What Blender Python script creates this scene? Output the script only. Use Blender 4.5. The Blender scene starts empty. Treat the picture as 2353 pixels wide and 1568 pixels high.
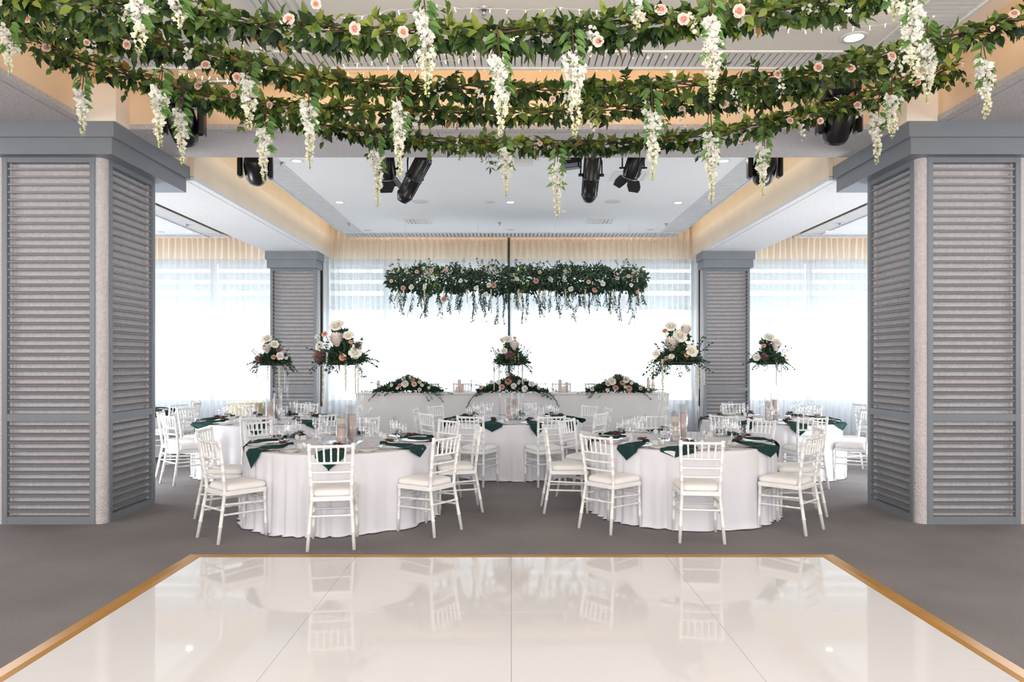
import bpy, math, random
from mathutils import Vector, Matrix
R = math.radians
PI = math.pi
random.seed(7)
SC = bpy.context.scene
COL = SC.collection
CX, CYH, F, H = 1175.0, 830.0, 1600.0, 1.6     # principal column, horizon row, focal length (px), eye height (m)

def P(px, py, d):
    return Vector(((px-CX)/F*d, d, H+(CYH-py)/F*d))
def FP(px, py, z=0.0):
    d = (H-z)*F/(py-CYH)
    return P(px, py, d)

# ------------------------------------------------------------------ mesh builder
class MB:
    def __init__(s):
        s.v = []; s.f = []; s.t = []; s.sm = []
        s.tint = 0.5
    def add(s, vs, fs, smooth=True):
        o = len(s.v)
        s.v.extend([tuple(p) for p in vs]); s.t.extend([s.tint]*len(vs))
        s.f.extend([tuple(i+o for i in q) for q in fs]); s.sm.extend([smooth]*len(fs))
        return s
    def box(s, x0, y0, z0, x1, y1, z1, M=None):
        vs = [Vector(p) for p in ((x0,y0,z0),(x1,y0,z0),(x1,y1,z0),(x0,y1,z0),(x0,y0,z1),(x1,y0,z1),(x1,y1,z1),(x0,y1,z1))]
        if M: vs = [M @ p for p in vs]
        return s.add(vs, [(0,3,2,1),(4,5,6,7),(0,1,5,4),(1,2,6,5),(2,3,7,6),(3,0,4,7)], False)
    def bbox(s, x0, y0, z0, x1, y1, z1, b=0.01, M=None):   # box with chamfered vertical edges and a softened rim
        o = [(x0+b,y0),(x1-b,y0),(x1,y0+b),(x1,y1-b),(x1-b,y1),(x0+b,y1),(x0,y1-b),(x0,y0+b)]
        cx, cy = (x0+x1)/2, (y0+y1)/2
        def sh(k): return [(cx+(p[0]-cx)*(1-k/(abs(x1-x0)/2)), cy+(p[1]-cy)*(1-k/(abs(y1-y0)/2))) for p in o]
        return s.stack([(sh(b),z0),(o,z0+b),(o,z1-b),(sh(b),z1)], False, M)
    def stack(s, layers, smooth=True, M=None):              # outlines at heights, capped
        n = len(layers[0][0]); vs = []; fs = []
        for o, z in layers: vs += [Vector((p[0],p[1],z)) for p in o]
        if M: vs = [M @ p for p in vs]
        L = len(layers)
        for k in range(L-1):
            for i in range(n):
                j = (i+1) % n
                fs.append((k*n+i, k*n+j, (k+1)*n+j, (k+1)*n+i))
        fs.append(tuple(range(n-1,-1,-1))); fs.append(tuple((L-1)*n+i for i in range(n)))
        return s.add(vs, fs, smooth)
    def lathe(s, prof, n=16, c=(0,0,0), M=None, smooth=True, closed=False):
        vs = []; fs = []; L = len(prof)
        for r, z in prof:
            for i in range(n):
                a = 2*PI*i/n
                vs.append(Vector((c[0]+r*math.cos(a), c[1]+r*math.sin(a), c[2]+z)))
        if M: vs = [M @ p for p in vs]
        for k in range(L-1):
            for i in range(n):
                j = (i+1) % n
                fs.append((k*n+i, k*n+j, (k+1)*n+j, (k+1)*n+i))
        if closed:
            fs.append(tuple(range(n-1,-1,-1))); fs.append(tuple((L-1)*n+i for i in range(n)))
        return s.add(vs, fs, smooth)
    def tube(s, path, rad, n=6, cap=True, smooth=True):
        path = [Vector(p) for p in path]; m = len(path)
        if not hasattr(rad, '__len__'): rad = [rad]*m
        vs = []; fs = []; prev = None
        for k in range(m):
            t = (path[min(k+1,m-1)]-path[max(k-1,0)])
            if t.length < 1e-9: t = Vector((0,0,1))
            t.normalize()
            if prev is None:
                a = Vector((0,0,1)) if abs(t.z) < 0.9 else Vector((1,0,0))
                u = t.cross(a).normalized()
            else:
                u = prev - t*prev.dot(t)
                u = u.normalized() if u.length > 1e-6 else t.orthogonal().normalized()
            prev = u; w = t.cross(u)
            for i in range(n):
                a = 2*PI*i/n
                vs.append(path[k]+(u*math.cos(a)+w*math.sin(a))*rad[k])
        for k in range(m-1):
            for i in range(n):
                j = (i+1) % n
                fs.append((k*n+i, k*n+j, (k+1)*n+j, (k+1)*n+i))
        if cap:
            fs.append(tuple(range(n-1,-1,-1))); fs.append(tuple((m-1)*n+i for i in range(n)))
        return s.add(vs, fs, smooth)
    def ball(s, c, r, n=6, m=4, sq=1.0):
        prof = [(r*math.sin(PI*k/m)+1e-5, -r*sq*math.cos(PI*k/m)) for k in range(m+1)]
        return s.lathe(prof, n, c)
    def leaf(s, p, d, nrm, L, W, bend=0.2):
        p = Vector(p); nrm = Vector(nrm); d = Vector(d)
        d = d.normalized(); x = d.cross(nrm)
        if x.length < 1e-4: x = d.orthogonal()
        x.normalize(); n = x.cross(d).normalized()
        def q(u, v, h): return p + d*(v*L) + x*(u*W) + n*(h*L - bend*v*v*L)
        vs = [q(0,0,0), q(-.42,.3,.09), q(0,.3,0), q(.42,.3,.09), q(-.40,.62,.08), q(0,.64,0), q(.40,.62,.08), q(0,1,0)]
        return s.add(vs, [(0,2,1),(0,3,2),(1,2,5,4),(2,3,6,5),(4,5,7),(5,6,7)])
    def grid(s, rows, closed=False):
        n = len(rows[0]); vs = [p for r in rows for p in r]; fs = []
        for k in range(len(rows)-1):
            for i in range(n if closed else n-1):
                j = (i+1) % n
                fs.append((k*n+i, k*n+j, (k+1)*n+j, (k+1)*n+i))
        return s.add(vs, fs)
    def mesh(s, name, mat):
        me = bpy.data.meshes.new(name)
        me.from_pydata(s.v, [], s.f)
        me.polygons.foreach_set('use_smooth', s.sm)
        at = me.attributes.new('tint', 'FLOAT', 'POINT'); at.data.foreach_set('value', s.t)
        if mat: me.materials.append(mat)
        me.update()
        return me

def link(name, me, parent=None, loc=None, rot=None, scale=None):
    o = bpy.data.objects.new(name, me); COL.objects.link(o)
    if parent is not None: o.parent = parent
    if loc is not None: o.location = loc
    if rot is not None: o.rotation_euler = rot
    if scale is not None: o.scale = (scale,)*3 if not hasattr(scale,'__len__') else scale
    return o
def obj(name, mb, mat, parent=None, **k): return link(name, mb.mesh(name, mat), parent, **k)
def tag(o, label=None, cat=None, group=None, kind=None):
    if label: o['label'] = label
    if cat: o['category'] = cat
    if group: o['group'] = group
    if kind: o['kind'] = kind
    return o
def thing(name, label, cat, loc=(0,0,0), rz=0.0, group=None):
    return tag(link(name, None, None, loc, (0,0,rz)), label, cat, group)
def struct(name, mb, mat, parent=None):
    o = obj(name, mb, mat, parent)
    if parent is None: o['kind'] = 'structure'
    return o
def dup(root, loc, rz=0.0, label=None, group=None, scale=None):
    r = root.copy(); COL.objects.link(r); r.location = loc; r.rotation_euler = (0,0,rz)
    if label: r['label'] = label
    if group: r['group'] = group
    if scale: r.scale = (scale,)*3
    for ch in list(root.children):
        c = ch.copy(); COL.objects.link(c); c.parent = r
        for g in ch.children:
            e = g.copy(); COL.objects.link(e); e.parent = c
    return r
def face_dir(d, roll=0.0):                                  # euler turning local +Z to d
    q = Vector(d).to_track_quat('Z', 'Y')
    return (q.to_matrix() @ Matrix.Rotation(roll, 3, 'Z')).to_euler()

# ------------------------------------------------------------------ materials
def nt(name):
    m = bpy.data.materials.new(name); m.use_nodes = True
    t = m.node_tree; b = t.nodes['Principled BSDF']; return m, t, b, t.nodes['Material Output']
def mat(name, col, rough=0.5, metal=0.0, var=0.06, vs=6.0, bump=0.0, bs=200.0, spec=0.5, coat=0.0, emit=None, es=0.0, bd=0.01):
    m, t, b, out = nt(name); N = t.nodes.new; L = t.links.new
    tc = N('ShaderNodeTexCoord')
    nz = N('ShaderNodeTexNoise'); nz.inputs['Scale'].default_value = vs; nz.inputs['Detail'].default_value = 4
    L(tc.outputs['Object'], nz.inputs['Vector'])
    rp = N('ShaderNodeMapRange'); rp.inputs['To Min'].default_value = 1-var; rp.inputs['To Max'].default_value = 1+var
    rp.inputs['From Min'].default_value = 0.3; rp.inputs['From Max'].default_value = 0.7
    L(nz.outputs['Fac'], rp.inputs['Value'])
    vm = N('ShaderNodeVectorMath'); vm.operation = 'SCALE'; vm.inputs[0].default_value = col[:3]
    L(rp.outputs['Result'], vm.inputs['Scale']); L(vm.outputs['Vector'], b.inputs['Base Color'])
    b.inputs['Roughness'].default_value = rough; b.inputs['Metallic'].default_value = metal
    b.inputs['Specular IOR Level'].default_value = spec; b.inputs['Coat Weight'].default_value = coat
    if emit: b.inputs['Emission Color'].default_value = (*emit,1); b.inputs['Emission Strength'].default_value = es
    if bump:
        n2 = N('ShaderNodeTexNoise'); n2.inputs['Scale'].default_value = bs; n2.inputs['Detail'].default_value = 3
        L(tc.outputs['Object'], n2.inputs['Vector'])
        bp = N('ShaderNodeBump'); bp.inputs['Strength'].default_value = bump; bp.inputs['Distance'].default_value = bd
        L(n2.outputs['Fac'], bp.inputs['Height']); L(bp.outputs['Normal'], b.inputs['Normal'])
    return m
def tintmat(name, stops, rough=0.5, trans=0.25, spec=0.4):      # colour driven by the per-vertex tint attribute
    m, t, b, out = nt(name); N = t.nodes.new; L = t.links.new
    at = N('ShaderNodeAttribute'); at.attribute_name = 'tint'
    cr = N('ShaderNodeValToRGB'); e = cr.color_ramp.elements
    while len(e) < len(stops): e.new(0.5)
    for k, (pos, c) in enumerate(stops): e[k].position = pos; e[k].color = (*c,1)
    L(at.outputs['Fac'], cr.inputs['Fac']); L(cr.outputs['Color'], b.inputs['Base Color'])
    b.inputs['Roughness'].default_value = rough; b.inputs['Specular IOR Level'].default_value = spec
    if trans:
        tr = N('ShaderNodeBsdfTranslucent'); L(cr.outputs['Color'], tr.inputs['Color'])
        mx = N('ShaderNodeMixShader'); mx.inputs['Fac'].default_value = trans
        L(b.outputs['BSDF'], mx.inputs[1]); L(tr.outputs['BSDF'], mx.inputs[2]); L(mx.outputs['Shader'], out.inputs['Surface'])
    return m
def glassmat(name, tint=(.994,.996,.998), edge=0.45, gl=(1,1,1)):
    m, t, b, out = nt(name); N = t.nodes.new; L = t.links.new; t.nodes.remove(b)
    tr = N('ShaderNodeBsdfTransparent'); tr.inputs['Color'].default_value = (*tint,1)
    gs = N('ShaderNodeBsdfGlossy'); gs.inputs['Roughness'].default_value = 0.03; gs.inputs['Color'].default_value = (*gl,1)
    lw = N('ShaderNodeLayerWeight'); lw.inputs['Blend'].default_value = edge
    pw = N('ShaderNodeMath'); pw.operation = 'POWER'; pw.inputs[1].default_value = 2.0
    mr = N('ShaderNodeMapRange'); mr.inputs['To Min'].default_value = 0.035; mr.inputs['To Max'].default_value = 0.8
    mx = N('ShaderNodeMixShader')
    L(lw.outputs['Facing'], pw.inputs[0]); L(pw.outputs['Value'], mr.inputs['Value']); L(mr.outputs['Result'], mx.inputs['Fac'])
    L(tr.outputs['BSDF'], mx.inputs[1]); L(gs.outputs['BSDF'], mx.inputs[2]); L(mx.outputs['Shader'], out.inputs['Surface'])
    return m

M = {}
def carpet():
    m, t, b, out = nt('taupe carpet'); N = t.nodes.new; L = t.links.new
    tc = N('ShaderNodeTexCoord')
    a = N('ShaderNodeTexNoise'); a.inputs['Scale'].default_value = 130; a.inputs['Detail'].default_value = 5; a.inputs['Roughness'].default_value = .75
    c = N('ShaderNodeTexNoise'); c.inputs['Scale'].default_value = 1.2; c.inputs['Detail'].default_value = 3
    for q in (a, c): L(tc.outputs['Object'], q.inputs['Vector'])
    cr = N('ShaderNodeValToRGB'); e = cr.color_ramp.elements
    e[0].position = .3; e[0].color = (.162,.150,.152,1); e[1].position = .72; e[1].color = (.31,.29,.294,1)
    L(a.outputs['Fac'], cr.inputs['Fac'])
    mr = N('ShaderNodeMapRange'); mr.inputs['From Min'].default_value=.3; mr.inputs['From Max'].default_value=.7
    mr.inputs['To Min'].default_value=.9; mr.inputs['To Max'].default_value=1.1; L(c.outputs['Fac'], mr.inputs['Value'])
    vm = N('ShaderNodeVectorMath'); vm.operation='SCALE'; L(cr.outputs['Color'], vm.inputs[0]); L(mr.outputs['Result'], vm.inputs['Scale'])
    L(vm.outputs['Vector'], b.inputs['Base Color']); b.inputs['Roughness'].default_value=.95; b.inputs['Specular IOR Level'].default_value=.1
    bp = N('ShaderNodeBump'); bp.inputs['Strength'].default_value=.5; bp.inputs['Distance'].default_value=.01
    L(a.outputs['Fac'], bp.inputs['Height']); L(bp.outputs['Normal'], b.inputs['Normal'])
    return m
M['carpet'] = carpet()
def sheer():
    m, t, b, out = nt('sheer white voile'); N = t.nodes.new; L = t.links.new; t.nodes.remove(b)
    tc = N('ShaderNodeTexCoord'); mp = N('ShaderNodeMapping'); mp.inputs['Scale'].default_value = (4.5,4.5,.04)
    nz = N('ShaderNodeTexNoise'); nz.inputs['Scale'].default_value = 1.0; nz.inputs['Detail'].default_value = 3
    L(tc.outputs['Object'], mp.inputs['Vector']); L(mp.outputs['Vector'], nz.inputs['Vector'])
    mr = N('ShaderNodeMapRange'); mr.inputs['From Min'].default_value=.35; mr.inputs['From Max'].default_value=.65
    mr.inputs['To Min'].default_value=.07; mr.inputs['To Max'].default_value=.20; L(nz.outputs['Fac'], mr.inputs['Value'])
    tr = N('ShaderNodeBsdfTransparent'); tr.inputs['Color'].default_value=(.97,.985,1,1)
    tl = N('ShaderNodeBsdfTranslucent'); tl.inputs['Color'].default_value=(.80,.84,.88,1)
    df = N('ShaderNodeBsdfDiffuse'); df.inputs['Color'].default_value=(.83,.85,.88,1)
    m1 = N('ShaderNodeMixShader'); m1.inputs['Fac'].default_value=.30; L(tl.outputs['BSDF'], m1.inputs[1]); L(df.outputs['BSDF'], m1.inputs[2])
    m2 = N('ShaderNodeMixShader'); L(mr.outputs['Result'], m2.inputs['Fac']); L(m1.outputs['Shader'], m2.inputs[1]); L(tr.outputs['BSDF'], m2.inputs[2])
    L(m2.outputs['Shader'], out.inputs['Surface']); return m
M['sheer'] = sheer()
def dance():
    m, t, b, out = nt('glossy white dance floor'); N = t.nodes.new; L = t.links.new
    tc = N('ShaderNodeTexCoord')
    c = N('ShaderNodeTexNoise'); c.inputs['Scale'].default_value = 1.3; c.inputs['Detail'].default_value = 1
    L(tc.outputs['Object'], c.inputs['Vector'])
    b.inputs['Base Color'].default_value=(.755,.745,.75,1); b.inputs['Roughness'].default_value=.035; b.inputs['Specular IOR Level'].default_value=.32
    bp = N('ShaderNodeBump'); bp.inputs['Strength'].default_value=.03; bp.inputs['Distance'].default_value=.02
    L(c.outputs['Fac'], bp.inputs['Height']); L(bp.outputs['Normal'], b.inputs['Normal'])
    return m
M['dance'] = dance()
M['warmlit_band'] = tintmat('cream curtain heading', [(0,(.95,.87,.76)),(1,(.95,.87,.76))], .9, .35, .1)  # warm cove light and peach wall behind the sheer painted in as cream
M['gap'] = mat('seam grey', (.45,.43,.41), .6)
M['gold'] = mat('brushed gold edging', (.46,.215,.02), .4, .15, .1, 3)
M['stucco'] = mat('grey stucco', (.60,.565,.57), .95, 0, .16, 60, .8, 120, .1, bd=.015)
M['stucco_lit'] = mat('window lit stucco', (.86,.86,.88), .95, 0, .08, 60, .8, 120, .1, bd=.015)  # grey stucco lightened: window light on the back soffits put into the colour
M['conc'] = mat('pinkish textured concrete', (.63,.585,.59), .95, 0, .07, 25, .9, 55, .1, bd=.02)
M['peach'] = mat('peach cream paint', (.86,.65,.46), .85, 0, .03, 3, .35, 90, .2)
M['cream'] = mat('cream paint', (.86,.755,.62), .85, 0, .03, 3, .3, 90, .2)
M['haunch'] = mat('pale cream paint', (.87,.79,.70), .85, 0, .02, 3, .2, 90, .2)
M['grey'] = mat('slate grey satin paint', (.20,.222,.25), .42, 0, .04, 3, .08, 300)
M['ceil'] = mat('white ceiling paint', (.90,.92,.94), .9, 0, .015, 1, 0, 200, .2)
M['ceilf'] = mat('warm white ceiling paint', (.92,.88,.82), .75, 0, .015, 1, 0, 200, .3)
M['grillefront'] = mat('white metal grille', (.86,.84,.80), .5)
M['grilleback'] = mat('light grey grille', (.70,.71,.73), .5)
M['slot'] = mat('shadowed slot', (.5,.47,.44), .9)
M['wall'] = mat('off white wall paint', (.80,.77,.72), .9, 0, .02, 2)
M['frame'] = mat('pale window frame', (.62,.65,.66), .5)
M['dark'] = mat('dark anodised frame', (.03,.03,.03), .5)
M['louv'] = tintmat('outside blind slats', [(0,(.62,.67,.67)),(1,(.62,.67,.67))], .7, .55)
M['chair'] = mat('white painted wood', (.85,.845,.835), .38, 0, .04, 8, .05, 120)
M['cush'] = mat('ivory cushion fabric', (.87,.855,.84), .9, 0, .02, 10, .2, 500, .2)
M['cloth'] = mat('white tablecloth', (.745,.74,.785), .85, 0, .015, 4, .12, 900, .2, bd=.002)
M['headpanel'] = mat('white washed panel', (.76,.75,.75), .6, 0, .03, 3)
M['ceramic'] = mat('white ceramic', (.85,.84,.82), .2)
M['cutlery'] = mat('gold cutlery', (.75,.50,.20), .25, .95)
M['card'] = mat('white card', (.86,.85,.84), .7)
M['napkin'] = mat('dark green napkin', (.010,.045,.042), .85, 0, .12, 20, .25, 600, .25)
M['dried'] = mat('rust red dried flowers', (.13,.04,.028), .9, 0, .25, 60)
M['ivory'] = mat('ivory candle wax', (.88,.82,.70), .55)
M['blush'] = mat('blush pink candle wax', (.80,.60,.54), .55)
M['black'] = mat('black powder coat', (.006,.006,.007), .3, spec=.5)
M['blackgl'] = mat('black gloss lens', (.008,.008,.01), .08, 0, 0, 6, 0, 200, .8)
M['blue'] = mat('blue connector', (.02,.04,.35), .5)
M['silver'] = mat('bare steel', (.55,.56,.58), .35, .8)
M['whitepl'] = mat('white plastic', (.78,.78,.77), .5)
M['lamp'] = mat('lit lamp face', (.9,.85,.75), .5, emit=(1,.86,.66), es=14)
M['bulb'] = mat('lit fairy bulb', (1,.85,.6), .4, emit=(1,.68,.32), es=14)
M['wire'] = mat('clear white wire', (.62,.58,.52), .4)
M['stem'] = mat('brown stem', (.085,.05,.028), .8, 0, .2, 30)
M['gstem'] = mat('green stem', (.10,.17,.05), .7, 0, .2, 30)
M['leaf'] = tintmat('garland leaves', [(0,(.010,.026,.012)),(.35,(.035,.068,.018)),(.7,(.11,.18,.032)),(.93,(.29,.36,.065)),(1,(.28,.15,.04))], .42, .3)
M['leaf2'] = tintmat('eucalyptus leaves', [(0,(.017,.040,.024)),(.5,(.052,.108,.058)),(.85,(.12,.21,.10)),(1,(.20,.36,.05))], .55, .22)
M['leafw'] = tintmat('wisteria leaves', [(0,(.07,.17,.04)),(1,(.19,.34,.09))], .45, .3)
M['wist'] = tintmat('white wisteria petals', [(0,(.50,.60,.20)),(.3,(.80,.80,.52)),(.65,(.90,.88,.76)),(1,(.94,.93,.88))], .7, .3)
M['rosew'] = tintmat('white rose petals', [(0,(.84,.78,.60)),(.5,(.90,.87,.77)),(1,(.93,.92,.88))], .7, .2)
M['rosep'] = tintmat('pale pink rose petals', [(0,(.80,.32,.24)),(.5,(.85,.52,.42)),(1,(.90,.76,.66))], .7, .2)
M['roseo'] = tintmat('peach rose petals', [(0,(.66,.22,.10)),(.5,(.80,.38,.24)),(1,(.86,.54,.40))], .7, .2)
M['dahlia'] = tintmat('dusty pink dahlia petals', [(0,(.48,.20,.14)),(1,(.74,.46,.36))], .8, .15)
M['protea'] = tintmat('blush protea petals', [(0,(.78,.64,.60)),(1,(.90,.84,.80))], .75, .15)
M['pin'] = tintmat('mauve pincushion', [(0,(.16,.05,.055)),(1,(.42,.24,.25))], .8, .1)
M['amar'] = tintmat('white amaranthus', [(0,(.68,.66,.50)),(1,(.86,.85,.76))], .85, .2)
M['berry'] = tintmat('green brown berries', [(0,(.06,.05,.015)),(.6,(.14,.15,.03)),(1,(.26,.12,.04))], .5, 0)
M['glass'] = glassmat('clear glass')
M['acrylic'] = glassmat('clear acrylic', (.93,.955,.97), .45, (.95,.98,1))
M['sequin'] = mat('gold sequin cloth', (.78,.66,.40), .3, .6, .35, 90, .9, 160)
# ------------------------------------------------------------------ camera, world
cam = bpy.data.cameras.new('camera'); cam.sensor_width = 36; cam.lens = 36*F/2353
cam.shift_y = (CYH-784)/2353; cam.shift_x = (1176.5-CX)/2353; cam.clip_start = .05
co = link('camera', cam, None, (0,0,H), (R(90),0,0)); SC.camera = co
w = bpy.data.worlds.new('sky'); SC.world = w; w.use_nodes = True
w.node_tree.nodes['Background'].inputs['Color'].default_value = (.93,.97,1,1)
w.node_tree.nodes['Background'].inputs['Strength'].default_value = 4.3
SC.view_settings.view_transform = 'Standard'; SC.view_settings.look = 'None'
SC.view_settings.exposure = 0.0
cy = SC.cycles
cy.use_denoising = True; cy.max_bounces = 7; cy.diffuse_bounces = 4; cy.glossy_bounces = 4; cy.transmission_bounces = 4
cy.transparent_max_bounces = 24; cy.caustics_reflective = False; cy.caustics_refractive = False
cy.sample_clamp_indirect = 4; cy.sample_clamp_direct = 0

# ------------------------------------------------------------------ room shell
ZU, ZC = H+2.946, H+2.57            # upper ceiling, hung ceiling panels
YB = 14.95                          # window wall
mb = MB(); mb.box(-11,-5,-.05,11,15.3,0); struct('floor', mb, M['carpet'])
mb = MB(); mb.box(-11,-5,ZU,11,7.4,ZU+.1); struct('ceiling', mb, M['ceilf'])
mb = MB(); mb.box(-11,7.4,ZU,11,15.3,ZU+.1); struct('ceiling', mb, M['cream'])
mb = MB(); mb.box(-11.15,-5,0,-11,15.3,ZU); struct('wall_left', mb, M['wall'])
mb = MB(); mb.box(11,-5,0,11.15,15.3,ZU); struct('wall_right', mb, M['wall'])
mb = MB(); mb.box(-11,-5.15,0,11,-5,ZU); struct('wall_front', mb, M['wall'])
# window wall: sill, head, piers
ops = [(-10.4,-4.75),(-4.0,3.95),(4.72,10.4)]
zs, zh = .70, 3.76
mb = MB(); mb.box(-11,YB,0,11,YB+.18,zs); struct('wall_below_windows', mb, M['headpanel'])
mb = MB(); mb.box(-11,YB,zh,11,YB+.18,ZU)
xs = [-11]+[q for o in ops for q in o]+[11]
for k in range(0,len(xs),2): mb.box(xs[k],YB,zs,xs[k+1],YB+.18,zh)
struct('wall_back', mb, M['peach'])
mb = MB(); mb.box(-11,YB-.03,0,11,YB-.002,.1); struct('baseboard_back', mb, M['wall'])
mul = [[-10.38,-8.4,-6.42,-4.77],[-3.98,-2.70,-.02,2.62,3.93],[4.74,6.42,8.4,10.38]]
for k,(o,ms) in enumerate(zip(ops,mul)):
    mb = MB()
    mb.box(o[0],YB+.02,zs,o[1],YB+.1,zs+.06); mb.box(o[0],YB+.02,zh-.06,o[1],YB+.1,zh); mb.box(o[0],YB+.03,2.70,o[1],YB+.09,2.78)
    for x in ms: mb.box(x-.05,YB+.02,zs,x+.05,YB+.1,zh)
    wo = struct('window_%d'%(k+1), mb, M['frame'])
    pn = MB(); pn.box(o[0],YB+.055,zs,o[1],YB+.06,zh); obj('pane', pn, M['glass'], wo)
    bl = MB()
    for a, b in ((2.79,3.03),(3.13,3.29),(3.37,3.53),(3.61,3.80)):
        for i in range(len(ms)-1):
            bl.box(ms[i]+.02,YB+.26,a,ms[i+1]-.02,YB+.29,b)
    bo = obj('window_louvre', bl, M['louv'], wo)
# dark slots beside the centre curtains and the mullion between them
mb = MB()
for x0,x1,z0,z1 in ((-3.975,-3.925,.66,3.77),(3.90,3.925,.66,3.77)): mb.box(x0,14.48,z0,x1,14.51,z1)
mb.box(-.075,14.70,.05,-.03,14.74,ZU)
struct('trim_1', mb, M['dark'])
mb = MB()
for s in (-1,1):
    mb.box(s*4.09-.055,14.66,0,s*4.09+.055,14.9,ZU); x0,x1 = sorted((s*4.15,s*4.6)); mb.box(x0,14.09,0,x1,14.9,ZU-.9)
struct('trim_2', mb, M['wall'])

# beams
def beam(x0,x1,y0,y1,z0,mat_,groove='y',sm='stucco'):
    b = MB(); b.box(x0,y0,z0+.045,x1,y1,ZU); o = struct('ceiling_beam', b, mat_)
    s = MB(); g = .085
    if groove == 'y':
        s.box(x0-.004,y0,z0,x0+g,y1,z0+.05); s.box(x1-g,y0,z0,x1+.004,y1,z0+.05); s.box(x0+g+.008,y0,z0-.003,x1-g-.008,y1,z0+.046); s.box(x0+g,y0,z0+.012,x1-g,y1,z0+.044)
    else:
        s.box(x0,y0-.004,z0,x1,y0+g,z0+.05); s.box(x0,y1-g,z0,x1,y1+.004,z0+.05); s.box(x0,y0+g+.008,z0-.003,x1,y1-g-.008,z0+.046); s.box(x0,y0+g,z0+.012,x1,y1-g,z0+.044)
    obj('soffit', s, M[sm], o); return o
ZB = H+2.306
beam(-11,11,6.93,7.88,ZB,M['peach'],'x')
for s in (-1,1):
    beam(min(s*3.78,s*4.82),max(s*3.78,s*4.82),8.29,YB,H+2.15,M['cream'],'y','stucco_lit'); fb = MB(); x0,x1 = sorted((s*3.84,s*4.8)); fb.box(x0,7.85,ZB+.002,x1,8.30,ZU); struct('trim_4', fb, M['cream'])
    a, b = sorted((s*4.1,s*5.5))
    beam(a,b,-5,6.93,ZB,M['peach'])
    h = MB(); x0,x1 = sorted((s*3.80,s*4.2))
    h.box(x0,6.69,ZB+.001,x1,7.2,ZU-.28); struct('trim_3', h, M['haunch'])

# hung ceiling panels with grille borders
def cloud(x0,x1,y0,y1,mat_,gm,sides,back):
    t = .07
    gi = .44
    b = MB(); b.box(x0+(gi if 'l' in sides else 0),y0,ZC,x1-(gi if 'r' in sides else 0),y1-(back or 0),ZC+t)
    o = struct('ceiling_panel', b, mat_)
    g = MB(); k = MB()
    def strip(ax0,ay0,ax1,ay1,alongy,pitch,bw):
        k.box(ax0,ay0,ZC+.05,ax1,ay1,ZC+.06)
        if alongy:
            y = ay0
            while y < ay1-.01: g.box(ax0,y,ZC+.004,ax1,min(y+bw,ay1),ZC+.03); y += pitch
        else:
            x = ax0
            while x < ax1-.01: g.box(x,ay0,ZC+.004,min(x+bw,ax1),ay1,ZC+.03); x += pitch
    e = .025
    for sd, xa, xb in (('l',x0,x0+gi),('r',x1-gi,x1)):
        if sd in sides:
            strip(xa,y0,xb,y1-(back or 0),True,.06,.05)
            g.box(xa,y0,ZC-.012,xa+e,y1,ZC+.05); g.box(xb-e,y0,ZC-.012,xb,y1-(back or 0)+.02,ZC+.05)
    if back:
        strip(x0+e,y1-back,x1-e,y1,False,.077 if mat_ is M['ceil'] else .058,.058 if mat_ is M['ceil'] else .046)
        g.box(x0,y1-e,ZC-.012,x1,y1,ZC+.05); g.box(x0,y1-back,ZC-.012,x1,y1-back+e,ZC+.05)
    obj('grille', g, gm, o); obj('slot_backing', k, M['slot'], o)
    return o
cloud(-3.41,3.41,8.35,14.42,M['ceil'],M['grilleback'],'lr',.5)
cloud(-10.5,-5.85,8.35,14.48,M['ceil'],M['grilleback'],'r',.42)
cloud(5.85,10.5,8.35,14.48,M['ceil'],M['grilleback'],'l',.42)
cloud(-3.41,3.41,-4.6,6.12,M['ceilf'],M['grillefront'],'lr',.36)

# columns clad with louvred panels
def louvre_panel(name_parent, Mx, wd, z0, z1, zmid, label=None):
    # local frame: x across, y outward (face at 0), z up
    f = MB(); st = .05; dp = .085
    for a,b in ((-wd/2,-wd/2+st),(wd/2-st,wd/2)): f.box(a,-dp,z0,b,0,z1,Mx)
    for a,b in ((z0,z0+.075),(zmid-.035,zmid+.035),(z1-.05,z1)): f.box(-wd/2+st,-dp,a,wd/2-st,-.002,b,Mx)
    p = obj('louvre_frame', f, M['grey'], name_parent)
    s = MB(); pitch = .0765
    for za, zb in ((z0+.075,zmid-.035),(zmid+.035,z1-.05)):
        n = int((zb-za)/pitch); pt = (zb-za)/(n+.5)
        for k in range(n):
            z = za+pt*(k+.75)
            T = Mx @ Matrix.Translation((0,-.030,z)) @ Matrix.Rotation(R(-14),4,'X')
            s.box(-wd/2+st,-.022,-.0085,wd/2-st,.022,.0085,T)
    obj('slats', s, M['grey'], p)
def column(cx, cyy, hx, hy, zcap, zmid, zfull, ztop, y1c, label, cap_x, inset=.19):
    t = thing('column', label, 'column', (cx,cyy,0), 0, 'louvre clad columns')
    q = .078 if inset > .1 else .012
    c = MB(); c.box(-hx+q,-hy+.078,0,hx-q,hy-.078,ztop-.01)
    for sx in (-1,1) if inset > .1 else ():
        for sy in (-1,1):
            c.lathe([(.075,0),(.075,ztop-.01)],14,(sx*(hx-.085),sy*(hy-.085),0))
    obj('core', c, M['conc'], t)
    for rz, hw, hd in ((PI,hx,hy),(-PI/2 if cx<0 else PI/2,hy,hx))[:2 if inset > .1 else 1]:
        Mx = Matrix.Rotation(rz,4,'Z') @ Matrix.Translation((0,hd,0))
        louvre_panel(t, Mx, 2*hw-(inset if hw > .3 else .05), 0, zfull, 1.045)
    k = MB(); x0,x1 = cap_x; x0 -= cx; x1 -= cx
    k.box(x0+.03,-hy-.1,zcap,x1-.03,y1c-cyy-.025,zmid); obj('capital_lower', k, M['grey'], t)
    k = MB(); k.box(x0,-hy-.125,zmid,x1,y1c-cyy,ztop); obj('capital_upper', k, M['grey'], t)
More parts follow.
